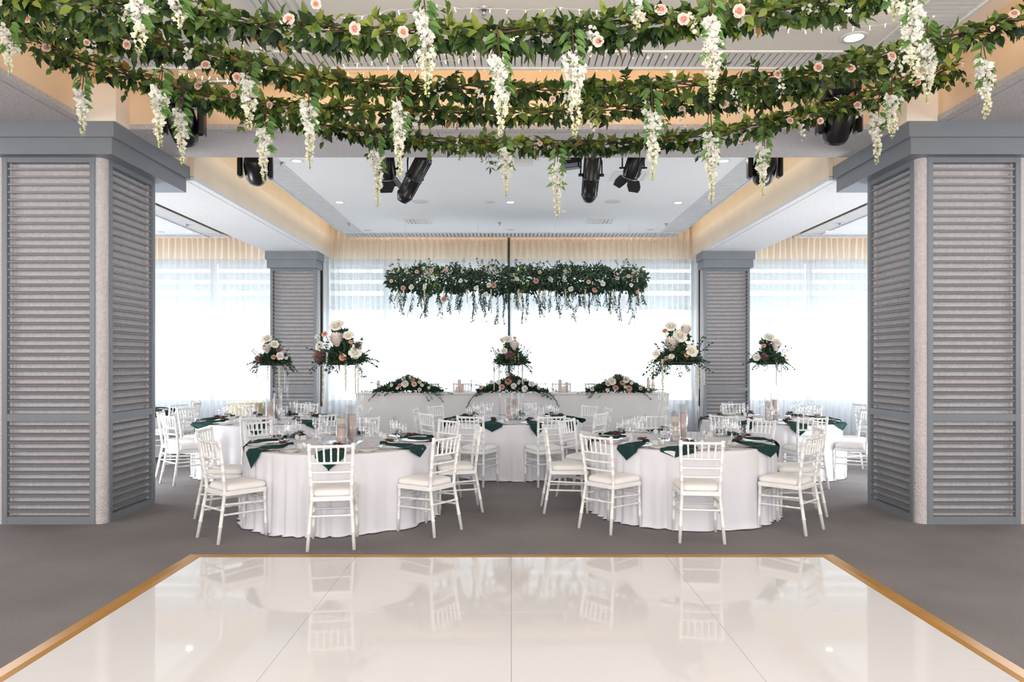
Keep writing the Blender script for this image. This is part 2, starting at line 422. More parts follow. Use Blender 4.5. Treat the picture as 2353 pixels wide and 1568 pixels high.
for s, side in ((-1,'left'),(1,'right')):
    a, b = sorted((s*3.82,s*5.24))
    column(s*4.53,7.34,.55,.53,H+1.995,H+2.155,H+1.995,ZB,8.27,'large near grey louvred column on the %s beside the dance floor'%side,(a,b))
    cx = -4.30 if s<0 else 4.25
    column(cx,13.90,.455,.18,H+1.827,H+1.99,H+1.827,H+2.146,14.08,'far grey louvred column on the %s against the curtains'%side,(cx-.515,cx+.515),.005)

# curtains
def curtain(x0,x1,z0,z1,label,y=14.6,seed=0):
    rnd = random.Random(seed); n = int((x1-x0)/.0125); rows = []
    ph = [rnd.uniform(0,6) for _ in range(3)]
    def row(z,k):
        am = .048 if k<5 else .036; r = []
        for i in range(n+1):
            x = x0+(x1-x0)*i/n; u = x/.125*2*PI
            yy = am*math.sin(u+1.1*math.sin(x*1.9+ph[0]))+.012*math.sin(u*.37+ph[1]+k*.12)
            r.append(Vector((x+.012*math.sin(x*7+k),y+yy,z)))
        return r
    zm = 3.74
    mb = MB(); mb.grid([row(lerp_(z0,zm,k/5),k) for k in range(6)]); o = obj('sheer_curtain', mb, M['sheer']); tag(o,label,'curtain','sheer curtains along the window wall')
    mb = MB(); mb.grid([row(lerp_(zm,z1,k/3),5+k) for k in range(4)]); h = obj('curtain_warmlit_band', mb, M['warmlit_band'], o); h['label'] = 'upper curtain band, warm light on it painted in as cream'
def lerp_(a,b,t): return a+(b-a)*t
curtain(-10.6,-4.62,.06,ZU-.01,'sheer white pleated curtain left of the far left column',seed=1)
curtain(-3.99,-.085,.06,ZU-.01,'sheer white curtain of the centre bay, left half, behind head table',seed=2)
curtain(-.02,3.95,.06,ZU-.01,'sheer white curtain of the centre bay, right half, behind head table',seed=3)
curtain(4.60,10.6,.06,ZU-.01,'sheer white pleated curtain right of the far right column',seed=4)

# dance floor
t = thing('dance_floor','glossy white square panel dance floor with gold ramp edging','dance floor',(0,0,0))
d0, zt, hw, yf = .35, .025, 2.5, 5.587
pn = MB(); tile = 1.25; g = .0012
ys = [yf]
while ys[-1]-1.22 > d0: ys.append(ys[-1]-1.22)
ys.append(d0)
for i in range(4):
    for k in range(len(ys)-1):
        pn.box(-hw+i*tile+g,ys[k+1]+g,.002,-hw+(i+1)*tile-g,ys[k]-g,zt)
obj('floor_panels', pn, M['dance'], t)
gp = MB(); gp.box(-hw,d0,.0015,hw,yf,zt-.004); obj('seams', gp, M['gap'], t)
def trim(a, b, c, d_, nm='edge_ramp'):     # inner top line a-b, outer floor line c-d
    e = MB(); z = Vector((0,0,1))
    a,b,c,d_ = [Vector(q) for q in (a,b,c,d_)]
    ia, ib = a+(c-a)*.30, b+(d_-b)*.30
    ia.z = ib.z = a.z
    vs = [a,b,ib,ia,d_+z*.006,c+z*.006,d_,c,Vector((a.x,a.y,0)),Vector((b.x,b.y,0))]
    e.add(vs, [(0,1,2,3),(3,2,4,5),(5,4,6,7),(0,8,9,1),(0,3,5,7,8),(1,9,6,4,2)], False)
    obj(nm, e, M['gold'], t)
ho, yo = 2.647, 5.74
for s in (-1,1):
    for k in range(len(ys)-1):
        ya, yb2 = ys[k], ys[k+1]+.002
        yo2 = yo if k == 0 else ya
        trim((s*hw,ya,zt+.001),(s*hw,yb2,zt+.001),(s*ho,yo2,0),(s*ho,yb2,0))
for i in range(4):
    xa, xb = -hw+i*tile, -hw+(i+1)*tile-.002
    trim((xa,yf,zt+.001),(xb,yf,zt+.001),((-ho if i==0 else xa),yo,0),((ho if i==3 else xb),yo,0))

# ------------------------------------------------------------------ lights
def area(name, loc, rot, sx, sy, e, col=(1,1,1)):
    l = bpy.data.lights.new(name,'AREA'); l.shape='RECTANGLE'; l.size=sx; l.size_y=sy; l.energy=e; l.color=col
    o = link(name, l, None, loc, rot); return o
area('room_fill',(0,-3.6,3.0),(R(80),0,0),10,2.6,490,(.985,.985,1))
area('side_fill',(-8.5,2.0,2.6),(R(90),0,R(-60)),4,2.4,140,(1,.98,.97))
area('side_fill',(8.5,2.0,2.6),(R(90),0,R(60)),4,2.4,140,(1,.98,.97))
for s in (-1,1): area('side_cool_fill',(s*10.7,11.2,2.3),(R(90),0,R(s*90)),5,2.6,260,(.93,.97,1))  # cool fill lamps added at the sides to brighten the back bay
area('front_ceiling_fill',(0,-2.2,.5),(R(165),0,0),6,3,330,(1,.95,.89))  # unseen upward lamp added behind the camera to brighten the front ceiling
warm = (1,.74,.46)
for s in (-1,1):
    area('cove_light',(s*3.25,11.3,ZC+.13),(0,R(-105*s),0),.10,6.0,8,(1,.82,.58))
    area('cove_light',(s*3.25,2.2,ZC+.13),(0,R(-105*s),0),.10,7.0,15,warm)
    area('cove_light',(s*8.2,14.2,ZC+.14),(R(48),0,0),4.2,.1,17,(1,.74,.46))
    area('back_ceiling_fill',(s*5.6,8.6,.35),Vector((-s*.45,.35,.85)).to_track_quat('-Z','Y').to_euler(),.8,.8,95,(.95,.98,1))  # added lamps hidden behind the near columns, lifting the back ceiling
area('cove_light',(0,14.15,ZC+.14),(R(48),0,0),6.4,.1,26,(1,.74,.46))
area('cove_light',(0,5.85,ZC+.14),(R(92),0,0),6.4,.12,22,warm)
# ------------------------------------------------------------------ chiavari chair
def lerp(a,b,t): return a+(b-a)*t
def bamboo(mb, pts, r, rings, n=8, bulge=1.28, hl=.007):
    pts = [Vector(p) for p in pts]; seg = [(pts[k+1]-pts[k]).length for k in range(len(pts)-1)]; tot = sum(seg)
    def at(s):
        for k,l in enumerate(seg):
            if s <= l or k == len(seg)-1: return pts[k].lerp(pts[k+1], min(1,s/l))
            s -= l
    ss = [(0,1.0)]; acc = 0
    for l in seg[:-1]: acc += l; ss.append((acc,1.0))
    ss.append((tot,1.0))
    for q in rings:
        c = q*tot
        for dx,f in ((-hl*1.2,1),(-hl*.5,bulge),(0,1.04),(hl*.5,bulge),(hl*1.2,1)): ss.append((c+dx,f))
    ss = sorted((min(max(a,0),tot),f) for a,f in ss)
    mb.tube([at(a) for a,f in ss],[r*f for a,f in ss],n)
def trap(fw,rw,y0,y1,cr,k=1.0):
    c = [(-rw,y0),(rw,y0),(fw,y1),(-fw,y1)]; out = []
    for i in range(4):
        p = Vector(c[i]); a = (Vector(c[i-1])-p).normalized(); b = (Vector(c[(i+1)%4])-p).normalized()
        for j in range(5):
            t = j/4; q = p+a*cr*(1-t)**2+b*cr*t**2
            out.append((q.x*k, (q.y-(y0+y1)/2)*k+(y0+y1)/2))
    return out
CH = {}
def chair_meshes():
    def post(z): # rear post centre line: half width and y by height
        if z < .44: t = z/.44; return lerp(.192,.163,t), lerp(-.255,-.180,t)
        t = (z-.44)/.46; return lerp(.163,.183,t), lerp(-.180,-.238,t**1.2)
    CH['legs'] = []
    for s in (-1,1):
        m = MB(); pts = []
        for z in (0,.15,.30,.44,.55,.67,.79,.885): w,y = post(z); pts.append((s*w,y,z))
        bamboo(m,pts,.0155,(.17,.33,.485,.62,.71,.80,.965),9)
        w,y = post(.885); m.lathe([(.001,.0),(.017,.003),(.019,.010),(.014,.019),(.002,.022)],9,(s*w,y-.002,.883))
        CH['legs'].append(m.mesh('rear_leg',M['chair']))
    for s in (-1,1):
        m = MB(); bamboo(m,[(s*.195,.200,0),(s*.188,.195,.2),(s*.184,.190,.42)],.0145,(.28,.53,.80,.95),9); CH['legs'].append(m.mesh('front_leg',M['chair']))
    m = MB(); o = trap(.212,.182,-.20,.215,.045); i = trap(.212,.182,-.20,.215,.045,.96)
    m.stack([(i,.405),(o,.410),(o,.440),(i,.446)],False); CH['seat'] = m.mesh('seat_frame',M['chair'])
    m = MB(); o = trap(.208,.178,-.170,.213,.075)
    def k(f): return [(p[0]*f,(p[1]-.02)*f+.02) for p in o]
    m.stack([(k(.95),.446),(k(1.0),.453),(k(1.015),.468),(k(.99),.484),(k(.93),.496),(k(.75),.505),(k(.4),.510),(k(.05),.511)]); CH['cushion'] = m.mesh('cushion',M['cush'])
    CH['rails'] = []
    for z,rr in ((.878,.0135),(.735,.0105),(.655,.0105),(.575,.0105)):
        w,y = post(z); m = MB()
        bamboo(m,[(-w,y,z),(-w*.5,y-.010,z),(0,y-.014,z),(w*.5,y-.010,z),(w,y,z)],rr,(.06,.36,.64,.94),7,1.22); CH['rails'].append(m.mesh('back_rail',M['chair']))
    CH['sp'] = []
    w0,y0 = post(.735); w1,y1 = post(.878)
    for q in (-.66,-.33,0,.33,.66):
        b = .014*(1-q*q); m = MB()
        bamboo(m,[(q*w0*.97,y0-b,.738),(q*w1,y1-b,.873)],.0082,(.1,.55,.9),7,1.25,.006); CH['sp'].append(m.mesh('spindle',M['chair']))
    CH['st'] = []
    def lg(z): return lerp(.195,.185,z/.42), lerp(.2,.191,z/.42)
    for s in (-1,1):
        for zr,zf in ((.335,.315),(.245,.235)):
            w,y = post(zr); a,b = lg(zf); m = MB()
            bamboo(m,[(s*w,y,zr),(s*a,b,zf)],.0095,(.08,.35,.65,.92),7); CH['st'].append(m.mesh('stretcher',M['chair']))
    for z in (.345,.265):
        a,b = lg(z); m = MB(); bamboo(m,[(-a,b,z),(a,b,z)],.0085,(.08,.5,.92),7); CH['st'].append(m.mesh('stretcher',M['chair']))
    for z in (.285,):
        a,b = post(z); m = MB(); bamboo(m,[(-a,b,z),(a,b,z)],.0095,(.08,.5,.92),7); CH['st'].append(m.mesh('stretcher',M['chair']))
chair_meshes()
def make_chair():
    t = thing('chiavari_chair','x','chair')
    link('seat_frame',CH['seat'],t); link('cushion',CH['cushion'],t)
    for m in CH['legs']: link('leg',m,t)
    for m in CH['rails']: link('back_rail',m,t)
    for m in CH['sp']: link('spindle',m,t)
    for m in CH['st']: link('stretcher',m,t)
    return t
chair0 = make_chair(); used = [0]
def place_chair(x,y,ang,label,group,z=0):
    rz = ang-PI/2                       # local +Y turned to the facing angle
    if not used[0]:
        used[0] = 1; c = chair0; c.location = (x,y,z); c.rotation_euler = (0,0,rz); c['label']=label; c['group']=group; return c
    return dup(chair0,(x,y,z),rz,label,group)

# ------------------------------------------------------------------ tables
ZT = .745; RT = .965
TBL = {
 'left front':  (-1.763,7.29),
 'right front': (1.826,7.53),
 'centre back': (.02,10.2),
 'left back':   (-3.52,10.1),
 'right back':  (3.75,10.13),
 'far left':    (-6.78,11.7),
}
SEATS = {   # top rail centre in the photograph, per seat
 'left front': {'front':(763.5,1016),'front right':(1007,1001),'right':(1090,978),'back right':(1013,966),'back':(827,963),'back left':(608,969),'left':(478,984),'front left':(504,1008)},
 'right front':{'front':(1609,1010),'front left':(1373,1000),'left':(1251,979),'front right':(1833,999),'right':(1867,982),'back left':(1330,965),'back':(1512,960),'back right':(1731,965)},
 'centre back':{'front left':(1090,954),'front right':(1252,953),'near left':(978,949),'far left':(972,939),'back left':(1052,934),'back':(1196,931),'back right':(1303,934),'far right':(1364,938),'near right':(1370,948)},
 'left back':  {'front':(597,953),'front right':(750,950),'left':(400,944),'front left':(454,950),'far left':(457,937),'right':(851,938),'back':(692,929),'back left':(568,931),'back right':(802,931)},
 'right back': {'front left':(1662,954),'front right':(1855,956),'right':(1985,951),'far right':None,'back right':(1854,931),'back':(1712,931),'left':(1567,938)},
 'far left':   {'near right':(403,928.5),'right':(433,924),'far right':(402,919.5)},
}
def cloth_mesh(seed):
    rnd = random.Random(seed); n = 320
    comps = [(k,rnd.uniform(0,6.28),rnd.uniform(.4,1.0)) for k in (5,8,11,14,17)]
    def f(a):
        q = sum(w*math.sin(k*a+p+.6*math.sin(2*a+p)) for k,p,w in comps)/1.5
        return (abs(math.sin(q*1.9))**.8)*1.5-.75
    hem = [(k,rnd.uniform(0,6.28)) for k in (5,9,14,27)]
    def hm(a): return sum(math.sin(k*a+p) for k,p in hem)/4
    rows = []
    def ring(r,z,amp,hemk=0.0,zk=0.0):
        return [Vector(((r+amp*f(2*PI*i/n)+hemk*hm(2*PI*i/n))*math.cos(2*PI*i/n),(r+amp*f(2*PI*i/n)+hemk*hm(2*PI*i/n))*math.sin(2*PI*i/n),z+zk*hm(2*PI*i/n*1))) for i in range(n)]
    for r in (.001,.4,.75,RT-.035,RT-.012): rows.append(ring(r,ZT,0))
    rows.append(ring(RT-.003,ZT-.005,0)); rows.append(ring(RT,ZT-.02,0))
    for k in range(1,13):
        t = k/12; z = ZT-.02-(ZT-.045)*t
        rows.append(ring(RT+.010*t,z,.040*t**.7,.006*t))
    rows.append(ring(RT+.018,.014,.044,.012)); rows.append(ring(RT+.030,.005,.048,.022)); rows.append(ring(RT+.040,.010,.05,.028,.006))
    m = MB(); m.grid(rows,True); return m.mesh('tablecloth',M['cloth'])

# tableware, each built once about its own base
def ware():
    W = {}
    m = MB(); m.lathe([(.03,.0),(.055,.001),(.10,.004),(.150,.012),(.166,.018),(.168,.020),(.15,.016),(.10,.008),(.001,.006)],40)
    for k in range(56):
        a = 2*PI*k/56; m.ball((.164*math.cos(a),.164*math.sin(a),.0205),.0062,6,4)
    W['charger'] = m.mesh('charger_plate',M['glass'])
    m = MB(); m.lathe([(.045,0),(.05,.004),(.085,.016),(.092,.019),(.090,.021),(.055,.009),(.001,.007)],36); W['plate'] = m.mesh('side_plate',M['ceramic'])
    m = MB(); m.lathe([(.0905,.0208),(.0925,.0198),(.0925,.0206),(.0905,.0214)],36); W['rim'] = m.mesh('gold_rim',M['cutlery'])
    def glass(prof): 
        q = MB(); q.lathe([(a*1.1,b*1.12) for a,b in prof],18); return q.mesh('glass',M['glass'])
    W['wine'] = glass([(.034,.0),(.032,.003),(.008,.007),(.0045,.015),(.0045,.085),(.010,.095),(.030,.112),(.040,.140),(.039,.170),(.032,.212),(.0312,.212),(.038,.170),(.038,.142),(.028,.115),(.004,.098)])
    W['water'] = glass([(.033,.0),(.031,.003),(.008,.007),(.005,.014),(.005,.062),(.014,.070),(.034,.085),(.041,.112),(.039,.142),(.034,.172),(.0332,.172),(.038,.142),(.039,.112),(.030,.088),(.004,.074)])
    W['flute'] = glass([(.030,.0),(.028,.003),(.007,.007),(.0042,.015),(.0042,.085),(.012,.10),(.024,.135),(.028,.17),(.025,.225),(.0243,.225),(.027,.17),(.022,.137),(.004,.105)])
    W['tumbler'] = glass([(.030,.0),(.034,.002),(.037,.085),(.0362,.085),(.033,.010),(.001,.008)])
    m = MB(); m.bbox(-.004,-.10,.001,.004,.02,.005,.0015); m.stack([([(-.009,.02),(.009,.02),(.010,.05),(.006,.095),(-.009,.085)],.0015),([(-.009,.02),(.009,.02),(.010,.05),(.006,.095),(-.009,.085)],.004)],False); W['knife'] = m.mesh('knife',M['cutlery'])
    m = MB(); m.bbox(-.004,-.10,.001,.004,.035,.005,.0015); m.stack([([(-.011,.045),(-.004,.03),(.004,.03),(.011,.045),(.011,.058),(-.011,.058)],.002),([(-.011,.045),(-.004,.03),(.004,.03),(.011,.045),(.011,.058),(-.011,.058)],.005)],False)
    for k in range(4): m.box(-.0105+k*.0062,.057,.003,-.0105+k*.0062+.003,.10,.006)
    W['fork'] = m.mesh('fork',M['cutlery'])
    m = MB(); m.add([(-.032,-.016,0),(.032,-.016,0),(.032,0,.045),(-.032,0,.045),(.032,.016,0),(-.032,.016,0)],[(0,1,2,3),(3,2,4,5),(0,3,5),(1,4,2)],False); W['card'] = m.mesh('place_card',M['card'])
    m = MB(); Mt = Matrix.Rotation(R(72),4,'X'); m.lathe([(.001,0),(.026,.002),(.031,.008),(.026,.014),(.001,.016)],20,(0,0,0),Matrix.Translation((0,0,.032))@Mt); W['favour'] = m.mesh('favour',M['card'])
    for v in range(5):                                     # napkin gathered on the plate with a pointed tail over the table edge
        rnd = random.Random(90+v); rows = []; L = (.15,.10,.17,.07,.13)[v]; sk = (.02,-.06,.05,.09,-.03)[v]; w0 = (.13,.15,.11,.16,.12)[v]
        ns = 18
        pr = [(-.175,.016),(-.14,.05),(-.11,.035),(-.085,.028),(-.05,.055),(0,.085),(.05,.10),(.10,w0*.9),(.165,w0),(.20,w0*1.02)]
        for k,(y,w) in enumerate(pr):
            row = []
            for i in range(11):
                u = i/5-1; h = .030+.018*abs(math.sin(u*PI*1.5+k*.5+v))*(1-abs(u)*.5)-.012*u*u
                if k < 3: h += .014
                if k >= 8: h = .012+.010*abs(math.sin(u*PI*1.5+v)) 
                row.append(Vector((u*w+sk*max(0,k-4)/5,y,h)))
            rows.append(row)
        for k in range(1,8):
            t = k/7; row = []
            ww = w0*(1.02-.95*max(0,(t-.25)/.75)) if t > .25 else w0*1.02
            for i in range(11):
                u = i/5-1
                row.append(Vector((u*ww+sk*(1+.25*t),.222+.012*t+.007*math.sin(u*PI*1.5+v),.006-L*t*(1-.12*abs(u)))))
            rows.append(row)
        m = MB(); m.grid(rows); W['napkin%d'%v] = m.mesh('napkin',M['napkin'])
        m = MB()
        for q in range(46):
            a = rnd.uniform(0,6.28); l = rnd.uniform(.012,.046); e = Vector((math.cos(a)*l*1.1,math.sin(a)*l*.8-.085+rnd.uniform(-.02,.05),.044+rnd.uniform(0,.026)))
            b = Vector((rnd.uniform(-.012,.012),-.075+rnd.uniform(-.03,.03),.044)); m.tube([b,b.lerp(e,.6)+Vector((0,0,.008)),e],.0012,3,False)
            for j in range(3): m.ball(e+Vector((rnd.uniform(-.006,.006),rnd.uniform(-.006,.006),rnd.uniform(-.004,.006))),rnd.uniform(.0026,.005),5,3)
        W['sprig%d'%v] = m.mesh('dried_flower_sprig',M['dried'])
    for nm,h,r in (('tall',.27,.046),('mid',.245,.046),('low',.155,.046)):
        m = MB(); m.lathe([(r*.9,0),(r,.004),(r,h-.004),(r*.93,h),(r*.5,h-.006),(.003,h-.010)],24); m.tube([(0,0,h-.01),(.002,0,h+.012)],.0015,4)
        W['candle_'+nm] = m
    for nm,h in (('tall',.385),('mid',.31),('low',.205)):
        m = MB(); m.lathe([(.001,.004),(.052,.004),(.0545,.0),(.057,.006),(.057,h),(.055,h),(.055,.012),(.001,.010)],28); W['vase_'+nm] = m.mesh('cylinder_vase',M['glass'])
    return W
W = ware()
candle = {}
for nm in ('tall','mid','low'):
    candle[nm] = W['candle_'+nm].mesh('pillar_candle', M['ivory'] if nm=='mid' else M['blush'])

def seat_phrase(tn, s): return 'at the %s seat of the %s round table' % (s, tn)
pc = [0]
def put(name, me, cat, label, group, loc, rz):
    return tag(link(name, me, None, loc, (0,0,rz)), label, cat, group)
def setting(tn, sn, c, ang, k):
    rnd = random.Random(k*17+3)
    c = Vector((c[0],c[1],0)); o = Vector((math.cos(ang),math.sin(ang),0)); tx = Vector((math.sin(ang),-math.cos(ang),0))
    rz = ang-PI/2                                            # local +Y points outward
    def at(r, v, z=0): q = c+o*r-tx*v; return (q.x,q.y,ZT+.0005+z)
    ph = seat_phrase(tn, sn); ph2 = 'on the %s place of the %s round table' % (sn, tn)
    g = ' on the %s round table' % tn
    v = k % 5; rr = RT-.20
    put('charger_plate',W['charger'],'plate','clear beaded glass charger plate '+ph2,'charger plates'+g,at(rr,0),rz)
    put('napkin',W['napkin%d'%v],'napkin','dark green cloth napkin '+ph2,'green napkins'+g,at(rr,0),rz+rnd.uniform(-.28,.28))
    put('dried_flower_sprig',W['sprig%d'%v],'dried flowers','rust red dried flower sprig '+ph2,'dried sprigs'+g,at(rr,0,.012),rz)
    s = put('side_plate',W['plate'],'plate','small white side plate '+ph2,'side plates'+g,at(rr+.03,.275),rz)
    link('gold_rim',W['rim'],s)
    put('fork',W['fork'],'fork','gold fork '+ph2,'gold forks'+g,at(rr,.185),rz+PI)
    put('knife',W['knife'],'knife','gold knife '+ph2,'gold knives'+g,at(rr,-.185),rz+PI)
    put('wine_glass',W['wine'],'glass','tall stemmed wine glass '+ph2,'wine glasses'+g,at(rr-.20+rnd.uniform(-.015,.015),-.12),rz)
    put('water_goblet',W['water'],'glass','short stemmed water goblet '+ph2,'water goblets'+g,at(rr-.15,-.205+rnd.uniform(-.01,.01)),rz)
    put('champagne_flute',W['flute'],'glass','slim champagne flute '+ph2,'champagne flutes'+g,at(rr-.255,-.20+rnd.uniform(-.015,.015)),rz)
    put('place_card',W['card'],'card','white tented place card '+ph2,'place cards'+g,at(rr-.205,.06),rz+PI)
    put('favour',W['favour'],'favour','round white favour propped up '+ph2,'favours'+g,at(rr-.20,.14),rz+rnd.uniform(-.4,.4))

kk = 0
for tn,(cx,cyy) in TBL.items():
    cl = link('tablecloth',cloth_mesh(hash(tn)%97 if False else len(tn)*7+int(abs(cx)*13)),None,(cx,cyy,0),(0,0,0))
    tag(cl,'round banquet table under floor length white cloth, the %s one'%tn,'table','round banquet tables')
    for sn,pp in SEATS[tn].items():
        if pp is None: p = Vector((5.17,10.12,0))
        else:
            d = (H-.903)*F/(pp[1]-CYH); p = P(pp[0],pp[1],d); p.z = 0
        v = Vector((cx,cyy,0))-p; ang = math.atan2(v.y,v.x); dist = v.length
        dist = max(dist,1.43); q = Vector((cx,cyy,0))-v.normalized()*dist+v.normalized()*.236
        place_chair(q.x,q.y,ang,'white bamboo style chair, ivory cushion, at the %s seat of %s round table'%(sn,tn),'chairs around the %s round table'%tn)
        setting(tn,sn,(cx,cyy),ang+PI,kk); kk += 1

place_chair(5.98,11.5,.12,'white bamboo style chair facing away to the right, half hidden by the right near column','chairs of a hidden table on the right')
# candles in cylinder vases, small tumblers
CPX = {'left front':(807,785),'right front':(1567,1551),'centre back':(1184,1170),'left back':(638,620),'right back':(1779,1766)}
for tn,(xa,xb) in CPX.items():
    cx,cyy = TBL[tn]; g = ' on the %s round table' % tn
    for nm,px,dy,w in (('tall',xa,.16,'tall blush pink'),('mid',xb-.5,.05,'ivory'),('low',xb,-.13,'short blush pink')):
        y = cyy+dy; x = (px-CX)/F*y
        zz = ZT+.0005
        put('cylinder_vase',W['vase_'+nm],'vase','clear glass cylinder around the %s candle%s'%(w,g),'candle cylinders',(x,y,zz),0)
        put('pillar_candle',candle[nm],'candle','%s pillar candle in a glass cylinder%s'%(w,g),'pillar candles',(x,y,zz+.012),0)
    for k,(a,r,wd) in enumerate(((-1.9,.36,'left'),(-1.1,.34,'right'))):
        put('votive_glass',W['tumbler'],'glass','small clear votive glass, %s of two%s'%(wd,g),'votive glasses',(cx+r*math.cos(a),cyy+r*math.sin(a),ZT+.0005),0)

# gold sequin table behind
t = thing('sequin_table','small round table in a gold sequin cloth by the left curtain','table',(-5.26,13.85,0))
rows = []
for r,z in ((.001,.785),(.34,.785),(.362,.78),(.37,.76),(.385,.55),(.405,.25),(.42,.01)):
    rows.append([Vector(((r+(.03*math.sin(9*2*PI*i/96)*(.785-z)/.785))*math.cos(2*PI*i/96),(r+(.03*math.sin(9*2*PI*i/96)*(.785-z)/.785))*math.sin(2*PI*i/96),z)) for i in range(96)])
m = MB(); m.grid(rows,True); obj('sequin_cloth',m,M['sequin'],t)
m = MB(); m.lathe([(.05,0),(.055,.004),(.06,.06),(.052,.09),(.05,.09),(.055,.06),(.05,.01),(.001,.008)],20); tag(obj('glass_jar',m,M['glass'],loc=(-5.12,13.8,.786)),'small clear glass jar on the gold sequin table','jar')

# head table on a low platform
m = MB(); m.box(-3.1,13.02,0,3.1,14.5,.25); struct('platform',m,M['headpanel'])
YH = 13.0; ZH = H-(904-CYH)/F*YH
xl, xr = (818-CX)/F*YH, (1537-CX)/F*YH
t = thing('head_table','long white head table with solid front panel under the hanging greenery','table',((xl+xr)/2,YH,0))
hw2 = (xr-xl)/2
m = MB(); m.bbox(-hw2,0,0,hw2,.018,ZH-.03,.004); obj('front_panel',m,M['headpanel'],t)
m = MB(); m.bbox(-hw2-.008,-.012,ZH-.03,hw2+.008,.76,ZH,.006); obj('tabletop',m,M['headpanel'],t)
for s in (-1,1):
    m = MB(); m.bbox(s*hw2-(.018 if s>0 else 0),.019,0.26,s*hw2+(0 if s>0 else .018),.74,ZH-.031,.004); obj('end_panel',m,M['headpanel'],t)
for k,px in enumerate((984,1061,1138,1215,1292,1369)):
    x = (px-CX)/F*14.02
    place_chair(x,14.02-.236+.236,-PI/2,'white bamboo style chair behind the head table, number %s from left'%('one two three four five six'.split()[k]),'chairs behind the head table',.25)
for k,(px,py,kind) in enumerate(((869,875,'b'),(1050,889,'i'),(1055.5,873,'b'),(1062.5,882,'b'),(1287,873,'b'),(1295,888,'i'),(1302.5,879,'b'),(1490,872,'b'),(1501,879,'b'))):
    d = 13.42+.1*(k%2); x = (px-CX)/F*d; h = H+(CYH-py)/F*d-ZH
    m = MB(); r = .032; m.lathe([(r*.9,0),(r,.003),(r,h-.003),(r*.92,h),(.002,h-.006)],20)
    tag(obj('pillar_candle',m,M['ivory'] if kind=='i' else M['blush'],loc=(x,d,ZH+.0005)),'%s pillar candle on the head table, %s from the left'%('ivory' if kind=='i' else 'blush pink','first second third fourth fifth sixth seventh eighth ninth'.split()[k]),'candle','candles along the head table')
nn = 0
for k in range(30):
    px = 1022+k*11.2
    if 1098 < px < 1262: continue
    d = 13.3; nn += 1
    tag(link('votive_glass',W['tumbler'],None,((px-CX)/F*d,d,ZH+.0005),None,(.8,.8,.75)),'tiny clear glass in the row along the head table edge','glass','small glasses along the head table')
# ------------------------------------------------------------------ flower meshes (unit size, facing +Z)
rg = random.Random(5)
def petal(mb, phi, half, r0, r1, h0, h1, flare, curl, tip=0.0, nu=5, nv=5, cup=.25):
    rows = []
    for j in range(nv):
        v = j/(nv-1); row = []
        w = math.sin(PI*min(1,.18+.62*v))**.7*(1-tip*v**2) if tip < .99 else max(.02,(1-v**2.2)**.9)*(.55+.45*math.sin(PI*min(1,v+.25)))
        for i in range(nu):
            u = 2*i/(nu-1)-1
            rr = lerp(r0,r1,v**.8)+flare*v**3-cup*.12*(u*u)*v; z = lerp(h0,h1,math.sin(v*PI/2))-curl*v**4-.05*u*u*v*cup
            a = phi+u*half*w
            row.append(Vector((rr*math.cos(a),rr*math.sin(a),z)))
        rows.append(row)
    mb.grid(rows)
def rose_mesh(name, m_, open_=1.0, layers=6, seed=1):
    rnd = random.Random(seed); m = MB(); m.tint = .25
    m.lathe([(.02,-.42),(.22,-.36),(.40,-.18),(.36,.05),(.22,.34),(.10,.46),(.01,.50)],10)
    for k in range(layers):
        t = k/(layers-1); n = (3,3,4,5,6,7)[k]
        for j in range(n):
            m.tint = min(1,max(0,lerp(.22,.95,t)+rnd.uniform(-.10,.06)))
            ph = 2*PI*(j+.5*k)/n+rnd.uniform(-.25,.25); rt = lerp(.13,.70,t**.9)*open_
            rt *= rnd.uniform(.92,1.08); petal(m,ph,lerp(1.3,.60,t),.10+.12*t,rt,-.34+.05*(1-t),lerp(.58,.36,t**1.2)+rnd.uniform(-.09,.07),lerp(.0,.13,t**2)*open_,lerp(.01,.17,t**1.5),0,7,6,.5)
    return m.mesh(name,m_)
RM = {
 'rose_bloom_p': rose_mesh('rose',M['rosep'],1.0,6,1),
 'w': rose_mesh('white_rose',M['rosew'],1.12,6,2), 'o': rose_mesh('peach_rose',M['roseo'],1.0,6,3),
 'c': rose_mesh('cream_rose',M['rosew'],.95,6,4)}
def protea_mesh():
    m = MB(); m.tint = .75
    for k,(n,r,h,f) in enumerate(((9,.42,.95,-.10),(11,.58,.98,0),(13,.70,.85,.12),(13,.74,.62,.2),(12,.66,.30,.2))):
        m.tint = (.9,.8,.7,.55,.45)[k]
        for j in range(n): petal(m,2*PI*(j+.5*k)/n,.58-.02*k,.22,r,-.45,h,f*.5,.04,.995,5,7,.1)
    m.tint = .95; m.ball((0,0,.15),.42,12,7,1.25)
    return m.mesh('protea',M['protea'])
def pin_mesh():
    m = MB(); rnd = random.Random(8); m.tint = .1; m.ball((0,0,.1),.45,8,6)
    for k in range(150):
        z = rnd.uniform(-.35,1); a = rnd.uniform(0,6.28); r = math.sqrt(1-z*z); d = Vector((r*math.cos(a),r*math.sin(a),z)); m.tint = rnd.uniform(.2,1)
        e = d*rnd.uniform(.8,1.0)+Vector((0,0,.12)); m.tube([d*.4,d*.75+Vector((0,0,.02)),e],[.03,.028,.04],4)
    return m.mesh('pincushion_flower',M['pin'])
def dahlia_mesh():
    m = MB()
    for k in range(6):
        t = k/5; n = 7+2*k; m.tint = lerp(.1,.9,t)
        for j in range(n): petal(m,2*PI*(j+.5*k)/n,.35,.03,lerp(.2,.85,t),-.05,lerp(.45,.05,t),.08,.05,.6,4,4)
    return m.mesh('dahlia',M['dahlia'])
RM['protea'] = protea_mesh(); RM['pin'] = pin_mesh(); RM['dahlia'] = dahlia_mesh()
